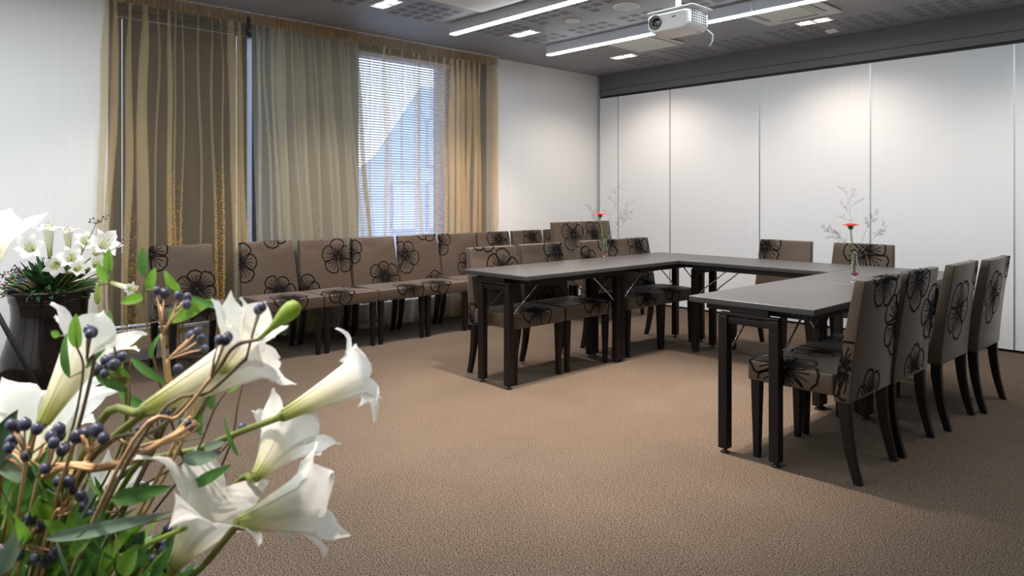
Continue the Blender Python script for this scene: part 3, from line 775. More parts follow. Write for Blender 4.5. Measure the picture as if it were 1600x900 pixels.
# ------------------------------------------------------------------ table vases
def gv(x, y, z, h, label, rl, hl, gl, lean, seed, hd):
    rnd = random.Random(seed); k = h/.19
    t = thing('glass_vase', label, 'vase', (x, y, z), 0, 'glass vases on the tables')
    o_ = [(.0,.0),(.027,.001),(.028,.003),(.008,.008),(.0045,.014),(.004,.030),(.010,.036),(.020,.046),(.0245,.062),(.023,.085),(.016,.115),(.012,.140),(.0125,.165),(.017,.19)]
    i_ = [(.0155,.19),(.011,.165),(.0105,.140),(.0145,.115),(.0215,.085),(.023,.062),(.018,.048),(.008,.040),(.0,.039)]
    b = MB(); b.lathe([(r, zz*k) for r, zz in o_+i_], 28); b.build('glass_body', M['glass'], t)
    b = MB(); b.lathe([(0,.0405*k),(.007,.041*k),(.017,.049*k),(.0215,.058*k),(.0,.058*k)], 20); b.build('water', M['water'], t)
    g = thing('gerbera', rl, 'flower', (x, y, z), 0, 'red gerberas in the glass vases')
    hx, hy, hz = lean
    b = MB(); b.tube([(.003,.002,.045*k),(.0,.0,.10),(lerp(0,hx,.35),lerp(0,hy,.35),.17),(hx*.8,hy*.8,hz*.8),(hx,hy,hz-.012)], .0032, 8); b.tube([(-.005,-.004,.045*k),(-.004,0,.12),(.0,.003,.17)], .003, 6); b.build('stem', M['leaf_bright'], g)
    b = MB()
    for rr, up, nn in ((hd,.017,18),(hd*.8,.021,14),(hd*.55,.022,10)):
        for i in range(nn):
            a = 2*PI*i/nn + rnd.uniform(-.1,.1); rj = rr*rnd.uniform(.9,1.08); w = rj*.16; c_, s_ = math.cos(a), math.sin(a)
            def q(r_, o2, zz): return (hx+c_*r_-s_*o2, hy+s_*r_+c_*o2, hz+zz)
            b.add([q(.004,-w*.4,0), q(.004,w*.4,0), q(rj*.6,w,up), q(rj*.6,-w,up), q(rj,w*.5,up*.7), q(rj,-w*.5,up*.7)], [(0,1,2,3),(3,2,4,5)], 0, True)
    b.build('petals', M['red'], g)
    b = MB(); b.lathe([(0,-.014),(.006,-.012),(hd*.4,.0),(0,.004)], 14, (hx,hy,hz)); b.build('calyx', M['leaf_mid'], g)
    b = MB(); b.ball((hx,hy,hz+.008), .006, 10, 6); b.build('flower_eye', M['anther'], g)
    s = thing('grass_sprig', gl, 'dried grass', (x, y, z), 0, 'airy grass sprigs in the glass vases')
    b = MB(); sd = MB()
    def spray(p, d, L, lvl):
        pts = [V(p)]; dd = V(d).normalized(); nn = 5
        for i in range(nn):
            dd = (dd + V((rnd.uniform(-.18,.18),rnd.uniform(-.18,.18),-.05 if lvl else .02))).normalized(); pts.append(pts[-1]+dd*L/nn)
        b.tube(pts, .00045 if lvl else .0007, 4, r1=.0003)
        if lvl < 2:
            for i in range(5 if lvl == 0 else 4):
                q = pts[min(nn, 1+i)]
                dv = (dd*.8 + V((rnd.uniform(-1,1),rnd.uniform(-1,1),rnd.uniform(-.3,.7)))).normalized()
                spray(q, dv, L*rnd.uniform(.35,.5), lvl+1)
        if lvl: 
            for q in pts[2:]: 
                dv = V((rnd.uniform(-1,1),rnd.uniform(-1,1),rnd.uniform(-1,1))).normalized()
                b.tube([q, q+dv*.007], .0003, 4); sd.ball(q+dv*.009, .0011, 5, 4)
    for tx, ty, tz, LL in hl: 
        b.tube([(0,0,.05),(0,0,.13),V((tx,ty,tz))*.16+V((0,0,.15))], .0009, 5)
        spray(V((tx,ty,tz))*.16+V((0,0,.15)), (tx,ty,tz), LL*.95, 0)
    b.build('stalks', M['grass'], s); sd.build('seeds', M['grass'], s)
ca, sa = math.cos(math.radians(47.064)), math.sin(math.radians(47.064))
def lat(l, u=0): return (l*ca, l*sa)      # a sideways lean
gv(-3.497, 4.223, .730, .19, 'slim stemmed glass vase on the left table', 'red gerbera in the vase on the left table', [(*lat(.22),1,.26),(*lat(.7),.7,.13),(*lat(.35),.5,.12),(*lat(-.4),.9,.12),(*lat(.7),1,.14)], 'airy dried grass sprig in the left table vase', (*lat(-.035),.345), 4, .056)
gv(-1.63, 4.174, .730, .19, 'slim stemmed glass vase on the right table', 'red gerbera in the vase on the right table', [(*lat(-.08),1,.20),(*lat(-.62),.6,.09),(*lat(.62),.6,.10),(*lat(.4),.9,.10),(*lat(-.3),.4,.09)], 'airy dried grass sprig in the right table vase', (*lat(-.022),.315), 11, .050)
# ------------------------------------------------------------------ lilies, leaves, berries
def frame_of(a):
    a = V(a).normalized(); u = a.cross(V((0,0,1)))
    if u.length < .05: u = a.cross(V((1,0,0)))
    u.normalize(); return a, u, a.cross(u).normalized()
def trumpet(t, B, Mo, R, roll, flare=95, seed=0, nt=16, nw=8, rt0=.0065, bell=.52, plen=1.15, sag=0.0, stamens=True, ex=1.5, tube=.55):
    """six petals from the base B opening at the mouth Mo"""
    rnd = random.Random(seed); B = V(B); Mo = V(Mo); ax, u, w = frame_of(Mo-B); L = (Mo-B).length
    for k in range(6):
        inner = k % 2; ph = roll + k*PI/3; fl = math.radians(flare*rnd.uniform(.65,1.3)); pl = plen*rnd.uniform(.9,1.1)
        wf = 1.10 if inner else .72; dl = rnd.uniform(-.09,.09); wv = rnd.uniform(0,6)
        b = MB(); rows = []; tint = []
        r = rt0; a = 0.0
        for i in range(nt+1):
            s = i/nt
            if s <= tube:
                q = s/tube; a = L*q; r = rt0 + (R*bell-rt0)*q**ex; dlt = math.radians(38)*(1.0 if inner else .95)
                rt = r; sp = 0
            else:
                q = (s-tube)/(1-tube); ds = R*pl/(nt*(1-tube)); be = math.radians(28) + fl*q**1.15
                r += math.sin(be)*ds; a += math.cos(be)*ds
                hw = R*bell*math.radians(38)*wf*(1+.50*math.sin(PI*min(1,q*1.25)))*max(.03, 1-q**2.5)
                rt = r; dlt = hw/max(r, .004); sp = q
            off = (0 if inner else .0012) + 0
            for j in range(nw+1):
                e = j/nw*2-1; an = ph + dl*sp + dlt*e
                # free part: flatten the petal (tangent plane) so that it reads as a blade
                cr = rt+off
                if sp > 0:
                    th = ph + dl*sp; hwj = dlt*rt*e; fr = min(1, sp*2.0)
                    p1 = (math.cos(an)*cr, math.sin(an)*cr)
                    keel = .16*abs(e)**1.5*dlt*rt*(1-sp)
                    p2 = (math.cos(th)*(cr-keel) - math.sin(th)*hwj, math.sin(th)*(cr-keel) + math.cos(th)*hwj)
                    x, y = lerp(p1[0],p2[0],fr), lerp(p1[1],p2[1],fr)
                    aa = a + .05*R*math.sin(e*2.6+wv+sp*5)*sp + .04*R*abs(e)*math.sin(sp*9+wv)
                else:
                    x, y = math.cos(an)*cr, math.sin(an)*cr; aa = a
                p = B + ax*aa + u*x + w*y; p = p + V((0,0,-sag*R*sp*sp)); rows.append(p); tint.append(s*(.9+.1*abs(e)) - (.10*(1-abs(e))*(1-s)))
        f = [(i*(nw+1)+j, i*(nw+1)+j+1, (i+1)*(nw+1)+j+1, (i+1)*(nw+1)+j) for i in range(nt) for j in range(nw)]
        b.add(rows, f, 0, True); o = b.build('petal', M['petal'], t)
        at = o.data.attributes.new('tint', 'FLOAT', 'POINT')
        for i, x in enumerate(tint): at.data[i].value = max(0, min(1, x))
    if stamens:
        for k in range(5):
            an = roll + .5 + k*2*PI/5; d = u*math.cos(an)+w*math.sin(an)
            b = MB(); e = B+ax*L*1.12+d*R*.30
            b.tube([B+ax*L*.3, B+ax*L*.8+d*R*.12, e], .0009, 5); b.build('filament', M['bud'], t)
            b = MB(); b.ball(e, .0035, 7, 5, 0, (1,1,1.7)); b.build('anther', M['anther'], t)
        b = MB(); b.tube([B+ax*L*.3, B+ax*L*1.25], .0013, 6); b.ball(B+ax*L*1.25, .004, 8, 5); b.build('pistil', M['bud'], t)
def bez(pts, n=10):
    pts = [V(p) for p in pts]
    if len(pts) == 2: return [pts[0].lerp(pts[1], i/n) for i in range(n+1)]
    out = []
    P_ = [pts[0]*2-pts[1]] + pts + [pts[-1]*2-pts[-2]]
    for i in range(1, len(P_)-2):
        p0, p1, p2, p3 = P_[i-1:i+3]
        for j in range(n):
            t = j/n; out.append(.5*((2*p1)+(-p0+p2)*t+(2*p0-5*p1+4*p2-p3)*t*t+(-p0+3*p1-3*p2+p3)*t**3))
    out.append(pts[-1]); return out
def lily(label, B, Mo, R, stem, roll=0, cat='flower', group='white lilies in the foreground bouquet', sr=.0035, name='lily', **kw):
    B = V(B)
    t = thing(name, label, cat, B, 0, group)
    trumpet(t, (0,0,0), V(Mo)-B, R, roll, **kw)
    sp = [V((0,0,0))] + [V(p)-B for p in stem]
    b = MB(); b.tube(bez(sp, 6), sr*1.15, 8, r1=sr); b.ball((0,0,0), sr*1.9, 8, 6); b.build('stem', M['stem'], t)
    return t
def leaf(parent, p0, p1, w, m, bend=.12, face=None, name='leaf', tipw=.0):
    """lance-shaped leaf from p0 to p1, folded a little along its midrib"""
    p0, p1 = V(p0), V(p1); d = p1-p0; L = d.length; ax = d.normalized()
    f = V(face) if face is not None else V((0,0,1)); sd = ax.cross(f)
    if sd.length < .1: sd = ax.cross(V((1,0,0)))
    sd.normalize(); up = sd.cross(ax).normalized(); n = 12; vs = []
    for i in range(n+1):
        s = i/n; c = p0 + d*s + up*(L*bend*math.sin(PI*s)); hw = w*.5*(math.sin(PI*min(1,s**.8))**.75)*(1-.15*s) + .0004
        vs += [c - sd*hw + up*hw*.30, c - sd*hw*.5 + up*hw*.10, c, c + sd*hw*.5 + up*hw*.10, c + sd*hw + up*hw*.30]
    fs = [(i*5+j, i*5+j+1, i*5+j+6, i*5+j+5) for i in range(n) for j in range(4)]
    b = MB(); b.add(vs, fs, 0, True); return b.build(name, m, parent)
TOCAM = (.73, -.68, .15)
def twig(label, stem, leaves, group='leafy twigs of the foreground bouquet', sm='twig', r=.0016):
    O = V(stem[-1]); t = thing('leafy_twig', label, 'twig', O, 0, group)
    b = MB(); b.tube(bez([V(p)-O for p in stem], 7), r*.6, 7, r1=r)
    for lf in leaves:   # short leaf stalk from the nearest stem point
        q = min(bez([V(p)-O for p in stem], 7), key=lambda s_: (s_-(V(lf[0])-O)).length)
        if (q-(V(lf[0])-O)).length < .05: b.tube([q, V(lf[0])-O], r*.5, 5)
    b.build('stem', M[sm], t)
    for p0, p1, w, mm, bd_ in leaves: leaf(t, V(p0)-O, V(p1)-O, w, M[mm], bd_, TOCAM)
    return t
def sprig(label, apex, berries, root, group='berry sprigs of the foreground bouquet', r=.0052, sm='tan', br=.0013):
    O = V(apex); t = thing('berry_sprig', label, 'berries', O, 0, group)
    b = MB(); b.tube(bez([(0,0,0)]+[V(p)-O for p in root], 6), br*1.4, 7, r1=br*1.7)
    rnd = random.Random(len(label))
    for p in berries:
        q = V(p)-O; mid = q*.55 + V((rnd.uniform(-1,1),rnd.uniform(-1,1),rnd.uniform(-1,1)))*q.length*.06
        b.tube([V((0,0,0)), mid, q*.97], br, 6, r1=br*.7)
    b.build('stalk', M[sm], t)
    for p in berries:
        q = V(p)-O; k = rnd.uniform(.85,1.15); bb = MB(); bb.ball(q, r*k, 12, 9, 0, (1,1,1.12)); bb.ball(q+V((0,0,r*k*1.1)), r*.22, 6, 4); bb.build('berry', M['berry'], t)
    return t

# --- far vase on the floor
def floor_vase(x, y, s, label):
    b = MB()
    pr_ = [(.0,.0),(.155,.0),(.17,.01),(.215,.06),(.252,.13),(.262,.19),(.252,.26),(.228,.34),(.208,.42),(.200,.50),(.205,.57),(.216,.615),(.222,.63),(.234,.638),(.238,.648),(.232,.658),(.215,.655),(.205,.63),(.195,.50),(.19,.40)]
    b.lathe([(r*s, z*s) for r, z in pr_], 56)
    for zz, rr in ((.60,.2135),(.585,.2105)): b.lathe([(rr*s-.003,zz*s-.003),(rr*s+.003,zz*s),(rr*s-.003,zz*s+.003)], 56)
    b.lathe([(0,.50*s),(.195*s,.50*s)], 40)
    return tag(b.build('floor_vase', M['glaze'], loc=(x,y,0)), label, 'vase')
VX, VY = -5.13, .895
floor_vase(VX, VY, 1, 'large glossy dark brown floor vase by the window wall at left')
G5 = 'white lilies in the far floor vase'
D = 4.34
for base, mouth, R, rl, lab in (
  ((-5.1708,0.9019,0.8532), (-5.1527,0.892,1.0206), .075, .1, 'far vase lily standing upright at the top of the arrangement, left of centre'),
  ((-5.1388,0.995,0.882), (-5.1184,0.9876,1.0029), .062, .5, 'far vase lily standing upright at the top centre of the arrangement'),
  ((-5.0344,1.0191,0.8549), (-4.9257,1.0479,0.9531), .070, .2, 'far vase lily opening to the upper right of the arrangement'),
  ((-4.8312,1.0614,0.8646), (-4.6692,1.0887,0.9477), .085, .8, 'large far vase lily opening at the right of the arrangement'),
  ((-5.0164,0.9211,0.842), (-4.845,0.8704,0.8146), .060, .4, 'far vase lily facing the camera low in the middle of arrangement'),
  ((-4.9405,0.9733,0.8051), (-4.7583,0.9342,0.8685), .066, .9, 'far vase lily facing the camera just right of the arrangement centre'),
  ((-5.1061,0.8247,0.8691), (-4.9705,0.7649,0.9252), .075, .3, 'far vase lily facing the camera at the left of the arrangement'),
  ((-4.8585,0.944,0.7749), (-4.6846,0.9547,0.8094), .045, .3, 'small far vase lily low beside the rim of the vase'),
  ((-4.7987,1.0376,0.7918), (-4.6321,1.0405,0.8332), .055, 1.0, 'far vase lily low at the right side of the arrangement'),
  ((-4.6325,1.1134,0.7165), (-4.4743,1.1808,0.6881), .040, .2, 'far vase lily drooping outward past the right side of the vase'),
):
    lily(lab, base, mouth, R*.86, [V(base).lerp(V((VX,VY,.58)), .5)+V((0,0,.015)), (VX,VY,.56)], rl, group=G5, sr=.004, nt=10, nw=4, rt0=.012, flare=80, plen=.95, seed=int(R*1000))
t = thing('lily', 'closed greenish lily bud hanging at the right of the far vase', 'flower', (-4.7451,1.0659,0.7181), 0, G5)
b = MB(); b.lathe([(.0,0),(.008,-.01),(.014,-.05),(.017,-.09),(.012,-.125),(.0,-.14)], 12, (0,0,0)); b.build('bud', M['bud'], t)
b = MB(); O = V((-4.7451,1.0659,0.7181)); b.tube(bez([(0,0,0), V((-4.8172,1.0618,0.7505))-O, V((VX,VY,.58))-O], 6), .004, 6); b.build('stem', M['stem'], t)
rnd = random.Random(77)
t = thing('foliage', 'mixed dark green leaves packed around the lilies of the far vase', 'foliage', (VX,VY,.56)); t['kind'] = 'stuff'
b = MB()
def raw_leaf(b, p0, p1, w, bend, mi, face=(.73,-.68,.3), n=6):
    p0, p1 = V(p0), V(p1); d = p1-p0; L = d.length; ax = d.normalized(); sd = ax.cross(V(face))
    if sd.length < .1: sd = ax.cross(V((1,0,0)))
    sd.normalize(); up = sd.cross(ax).normalized(); vs = []
    for i in range(n+1):
        s = i/n; c = p0+d*s+up*(L*bend*math.sin(PI*s)); hw = w*.5*math.sin(PI*min(1,s**.8))**.8+.0004
        vs += [c-sd*hw+up*hw*.3, c, c+sd*hw+up*hw*.3]
    b.add(vs, [(i*3+j,i*3+j+1,i*3+j+4,i*3+j+3) for i in range(n) for j in range(2)], mi, True)
for i in range(420):
    a = rnd.uniform(0, 2*PI); el = rnd.uniform(-.12, 1.45); R0 = rnd.uniform(.05,.16); R1 = R0+rnd.uniform(.09,.17)*(.95 if el > .9 else 1)
    d = V((math.cos(a)*math.cos(el), math.sin(a)*math.cos(el), math.sin(el)*.75))
    raw_leaf(b, V((0,0,.08))+d*R0, V((0,0,.09))+d*R1+V((0,0,-.02 if el < .4 else .0)), rnd.uniform(.018,.038), rnd.uniform(-.15,.2), 0 if rnd.random() < .8 else 1, (rnd.uniform(-1,1), rnd.uniform(-1,1), 1))
b.build('leaves', [M['leaf_dark'], M['leaf_mid']], t)['kind'] = 'stuff'
b = MB(); c = MB()
for i in range(90):
    a = rnd.uniform(2.6, 5.6); el = rnd.uniform(0, .9); R1 = rnd.uniform(.2,.3)
    d = V((math.cos(a)*math.cos(el), math.sin(a)*math.cos(el), math.sin(el)*.7)); p = V((0,0,.08))+d*R1
    b.tube([V((0,0,.05))+d*.1, p], .0018, 5)
    for k in range(3): c.ball(p+V((rnd.uniform(-1,1),rnd.uniform(-1,1),rnd.uniform(-1,1)))*.012, .006, 7, 5)
b.build('stalks', M['tan'], t)['kind'] = 'stuff'; c.build('berries', M['berry'], t)['kind'] = 'stuff'
for lab, root, tip, bs in (('thin berry twig rising at the upper right of the far vase', (-4.9425,1.0005,0.8226), (-4.8068,1.073,1.0568), [(-4.8189, 1.0453, 1.0839), (-4.8059, 1.0593, 1.0916), (-4.7877, 1.0788, 1.0801), (-4.7668, 1.1012, 1.0992), (-4.7538, 1.1152, 1.0878), (-4.7486, 1.1208, 1.1069), (-4.8215, 1.0425, 1.0687), (-4.7772, 1.09, 1.0687)]),
                    ('thin curved berry twig reaching right from the far vase', (-4.8275,0.9772,0.7938), (-4.5491,1.1298,0.933), [(-4.6862, 1.1879, 0.9655), (-4.7018, 1.1711, 0.9426), (-4.6524, 1.2243, 0.9617)])):
    sprig(lab, tip, bs, [V(root).lerp(V(tip), .4)+V((.01,0,0)), V(root), (VX,VY,.56)], 'berry twigs of the far vase', r=.0055, sm='twig', br=.0016)

# --- dark metal stand at the left edge
t = thing('tripod_stand', 'dark metal tripod leg slanting in front of the brown floor vase', 'stand', (-5.02,.24,0))
O = V((-5.02,.24,0))
b = MB(); 
foot = V((-4.6347, 0.8175, 0.0)); hub = V((-4.8109, 0.408, 1.0114))
b.tube([foot-O+V((0,0,.012)), hub-O], .0135, 12); b.build('leg', M['black'], t)
b = MB(); b.ball(foot-O+V((0,0,.016)), .016, 12, 8); b.build('rubber_foot', M['black'], t)
for q in (V((.45,-.30,0)), V((-.20,-.40,0))):
    f2 = V((hub.x+q.x, hub.y+q.y, .012)); b = MB(); b.tube([f2-O, hub-O], .0135, 12); b.build('leg', M['black'], t)
b = MB(); b.tube([hub-O-V((0,0,.12)), hub-O+V((0,0,.65))], .016, 12); b.build('pole', M['black'], t)

# --- foreground bouquet
BQ = V((-1.2227,0.1246,0.5478)); BQ.z = .37      # where the stems meet
fv = floor_vase(BQ.x, BQ.y, .62, 'smaller dark brown vase holding the foreground bouquet, below the frame'); 
G6 = 'white lilies in the foreground bouquet'
def FL_(lab, B, Mo, R, via, roll=0, **kw): return lily(lab, B, Mo, R, list(via)+[BQ], roll, group=G6, stamens=False, **kw)
FL_('very near pale lily cut off by the left edge of the photo', (-0.7493,0.0755,1.1235), (-0.7405,0.085,1.1819), .024, [(-0.8356,0.0709,1.0138)], .35, flare=45, seed=1, plen=1.5, bell=.75)
FL_('slender trumpet lily rising in front of the brown floor vase', (-0.946,0.1576,0.9563), (-0.9779,0.2114,1.0357), .037, [(-0.9948,0.1493,0.8885)], .25, flare=42, seed=2, plen=1.2, sag=.0, ex=1.1, bell=.70)
FL_('wide-open blurred lily at the left edge below the floor vase', (-1.0149,0.1717,0.8614), (-1.0585,0.1689,0.9197), .072, [(-1.0439,0.1699,0.774)], .1, flare=80, seed=3, plen=1.15, bell=.5)
FL_('long trumpet lily crossing the middle, ahead of the second window chair', (-0.8015,0.2249,0.99), (-0.7509,0.3234,1.0449), .034, [(-0.9146,0.1914,0.9203)], .55, flare=50, seed=4, sr=.0042, ex=1.0, bell=.85, plen=1.05)
FL_('rightmost trumpet lily, pointing at the left table', (-0.7995,0.3738,0.9527), (-0.7838,0.4642,0.9855), .036, [(-0.8981,0.3266,0.9048), (-1.0631,0.2373,0.8035)], .2, flare=84, seed=15, ex=1.2, bell=.66, plen=1.25)
FL_('lily turned away, just below the rightmost trumpet', (-0.8114,0.3464,0.8847), (-0.8291,0.3861,0.9106), .040, [(-0.8981,0.3266,0.8215)], .3, flare=40, seed=6, bell=.72, plen=1.1)
FL_('big open lily low in the centre with a petal raised to its left', (-0.8027,0.253,0.8163), (-0.7898,0.2845,0.865), .052, [(-0.9196,0.2594,0.7123)], .5, flare=84, seed=7, sr=.0042, bell=.60, plen=1.35, ex=1.2)
FL_('bright open lily at the lower right end of the bouquet', (-0.7361,0.2952,0.8713), (-0.729,0.3615,0.8727), .040, [(-0.8312,0.2811,0.7848), (-0.9683,0.2512,0.6947)], .3, flare=62, seed=8, ex=1.15, bell=.75, plen=1.1)
FL_('small shaded white lily seen from behind among the lower leaves', (-1.0869,0.2411,0.7819), (-1.1157,0.269,0.8028), .034, [(-1.0975,0.2297,0.717)], .4, flare=45, seed=9, bell=.6)
FL_('white lily facing left between the berries at the lower left', (-1.04,0.2035,0.8573), (-1.1199,0.2056,0.9116), .045, [(-1.0861,0.198,0.7576)], .7, flare=60, seed=10, bell=.6)
# closed bud
BB = V((-0.6822,0.2945,1.0713)); t = thing('lily', 'closed yellow-green lily bud on a thin stalk at the right', 'flower', BB, 0, G6)
a_ = V((-0.6466,0.318,1.1081))-BB
b = MB(); ax_, u_, w_ = frame_of(a_); Lb = a_.length; prof = [(0,.0),(.0022,.02),(.003,.3),(.0055,.5),(.0085,.72),(.0088,.85),(.0065,.95),(.0,1.0)]
vs = []; n_ = 12
for r_, s_ in prof:
    for j in range(n_): vs.append(ax_*Lb*s_ + (u_*math.cos(2*PI*j/n_)+w_*math.sin(2*PI*j/n_))*r_)
b.add(vs, [(i*n_+j,i*n_+(j+1)%n_,(i+1)*n_+(j+1)%n_,(i+1)*n_+j) for i in range(len(prof)-1) for j in range(n_)], 0, True); b.build('bud', M['bud'], t)
b = MB(); b.tube(bez([V(p)-BB for p in (BB, (-0.6993,0.276,1.0631), (-0.7246,0.2635,1.0309), (-0.7915,0.2356,0.9713), (-0.9425,0.1908,0.8776), BQ)], 7), .0016, 8, r1=.003); b.build('stem', M['twig'], t)
# upright petal / bud behind the crossing trumpet
BB = V((-0.7484,0.282,1.0313)); t = thing('lily', 'half-open green-backed lily bud standing above the crossing trumpet', 'flower', BB, 0, G6)
trumpet(t, (0,0,0), V((-0.7244,0.2931,1.0719))-BB, .026, .3, flare=12, seed=21, bell=.8, plen=1.3, stamens=False)
b = MB(); b.tube(bez([V(p)-BB for p in (BB, (-0.8104,0.2741,0.9641), (-0.9568,0.2341,0.8459), BQ)], 7), .003, 8, r1=.0035); b.build('stem', M['stem'], t)

# leafy twigs with the leaves that can be told apart
twig('upright leafy twig in front of the far vase right side', [(-0.9616,0.229,1.1418), (-0.9621,0.2285,1.0783), (-0.9558,0.2353,1.0163), (-0.9594,0.246,0.967), (-0.9969,0.2498,0.8938), (-1.0805,0.2187,0.7696)],
     [((-0.9616,0.229,1.1209),(-0.9616,0.229,1.1496),0.013,'leaf_bright',0.05),((-0.9621,0.2285,1.1093),(-0.9716,0.2183,1.131),0.013,'leaf_bright',0.05),((-0.96,0.2307,1.0334),(-0.9611,0.2296,1.0752),0.013,'leaf_mid',0.05),((-0.9579,0.233,0.9931),(-0.9674,0.2228,1.0256),0.01,'leaf_bright',0.1),((-0.9537,0.2375,0.976),(-0.9252,0.2682,0.9543),0.012,'leaf_mid',0.1)])
twig('tall leafy twig rising left of the first window chair', [(-0.9093,0.2558,1.1237), (-0.9119,0.2531,1.0889), (-0.9037,0.2619,1.0208), (-0.9136,0.2806,0.9543), (-0.9558,0.3233,0.837)],
     [((-0.9109,0.2542,1.1177),(-0.9119,0.2531,1.1525),0.013,'leaf_mid',0.05),((-0.9073,0.2581,1.1003),(-0.9021,0.2636,1.1283),0.013,'leaf_bright',0.05),((-0.8923,0.2741,1.1003),(-0.8954,0.2708,1.1252),0.001,'leaf_bright',0),((-0.8825,0.2846,1.1003),(-0.8944,0.2719,1.1245),0.01,'leaf_bright',0.15),((-0.9109,0.2542,1.0942),(-0.9305,0.2331,1.0866),0.012,'leaf_bright',0.05),((-0.8923,0.2741,1.0662),(-0.8536,0.3157,1.0904),0.02,'leaf_bright',0.06),((-0.8768,0.2907,1.095),(-0.8315,0.3395,1.0745),0.007,'leaf_mid',0.18),((-0.9057,0.2597,1.0208),(-0.8975,0.2686,1.0511),0.006,'leaf_mid',0.2)])
twig('small leafy twig against the pale trumpet in front of the vase', [(-0.8975,0.1805,1.0765), (-0.8965,0.1815,1.0484), (-0.9032,0.189,1.0178), (-0.9476,0.1854,0.9367), (-1.0621,0.1797,0.8289)],
     [((-0.8956,0.1825,1.0449),(-0.897,0.181,1.0835),0.016,'leaf_bright',0.05),((-0.9023,0.1753,1.0132),(-0.9042,0.1733,1.0624),0.01,'leaf_mid',0.1),((-0.9095,0.1676,1.0589),(-0.9157,0.1609,1.0638),0.008,'leaf_bright',0),((-0.8894,0.1892,1.0238),(-0.875,0.2046,1.0449),0.006,'leaf_mid',0.1)])
twig('leafy twig with berries near the floor right of the vase', [(-0.9023,0.2341,1.0068), (-0.9008,0.2357,0.981), (-0.9143,0.2358,0.9483), (-0.9737,0.2454,0.8691)],
     [((-0.9274,0.207,1.0083),(-0.9043,0.2319,0.9869),0.014,'leaf_mid',-0.05),((-0.8992,0.2373,1.0253),(-0.8711,0.2676,0.9958),0.01,'leaf_mid',0.08),((-0.9184,0.2168,1.0253),(-0.8997,0.2368,1.0032),0.01,'leaf_bright',0.1)])
twig('thin green twig crossing below the long trumpet', [(-0.7845,0.3312,1.0154), (-0.8037,0.3107,0.9938), (-0.814,0.2996,0.9722), (-0.8727,0.2952,0.8997), (-0.9682,0.2806,0.8127)],
     [((-0.8159,0.2975,0.9722),(-0.8169,0.2964,1.0082),0.012,'leaf_mid',0.05),((-0.8056,0.3086,0.9923),(-0.7845,0.3312,1.014),0.01,'leaf_bright',0.1),((-0.8253,0.2875,0.9433),(-0.8223,0.2906,0.9794),0.008,'leaf_mid',0.1),((-0.8395,0.2721,0.9361),(-0.8375,0.2743,0.9866),0.006,'leaf_mid',0.05)])
twig('slender stalk arching behind the rightmost trumpet base', [(-0.8492,0.3498,0.9977), (-0.8555,0.343,0.9621), (-0.883,0.3429,0.9008), (-0.9558,0.3233,0.7873)], [((-0.8555,0.343,0.8985),(-0.8671,0.3306,0.945),0.005,'leaf_mid',0.1)])
twig('blue-green leaves reaching right above the raised petal', [(-0.8091,0.3049,0.9289), (-0.8519,0.2881,0.9108), (-0.9357,0.2568,0.8614)],
     [((-0.8385,0.2732,0.9174),(-0.8091,0.3049,0.9203),0.017,'leaf_grey',0.06),((-0.8312,0.2811,0.8857),(-0.8007,0.3138,0.9102),0.013,'leaf_mid',0.05),((-0.8223,0.2906,0.9289),(-0.8066,0.3075,0.9361),0.01,'leaf_grey',0.05)])
twig('long pale grey-green leaf blades lying across the bottom left', [(-0.748,0.253,0.8922), (-0.8233,0.2015,0.8633), (-0.949,0.1545,0.8064)],
     [((-0.8615,0.1458,0.8601),(-0.771,0.243,0.8877),0.014,'leaf_grey',0.04),((-0.8144,0.1963,0.9009),(-0.7728,0.2411,0.9141),0.018,'leaf_mid',0.08),((-0.8436,0.165,0.843),(-0.8212,0.1891,0.8779),0.014,'leaf_bright',0.1),((-0.8077,0.2036,0.822),(-0.7965,0.2156,0.8549),0.02,'leaf_bright',0.05)])
twig('dark pointed leaves below the leftmost open lily', [(-0.9492,0.1249,0.943), (-0.9784,0.1228,0.8857), (-1.05,0.1193,0.7965)], [((-0.9636,0.1095,0.9043),(-0.9406,0.1342,0.9781),0.03,'leaf_dark',0.05),((-0.9588,0.1146,0.9359),(-0.9253,0.1506,0.8938),0.024,'leaf_grey',0.05),((-0.9444,0.13,0.8657),(-0.9205,0.1558,0.8868),0.02,'leaf_mid',0.05)])
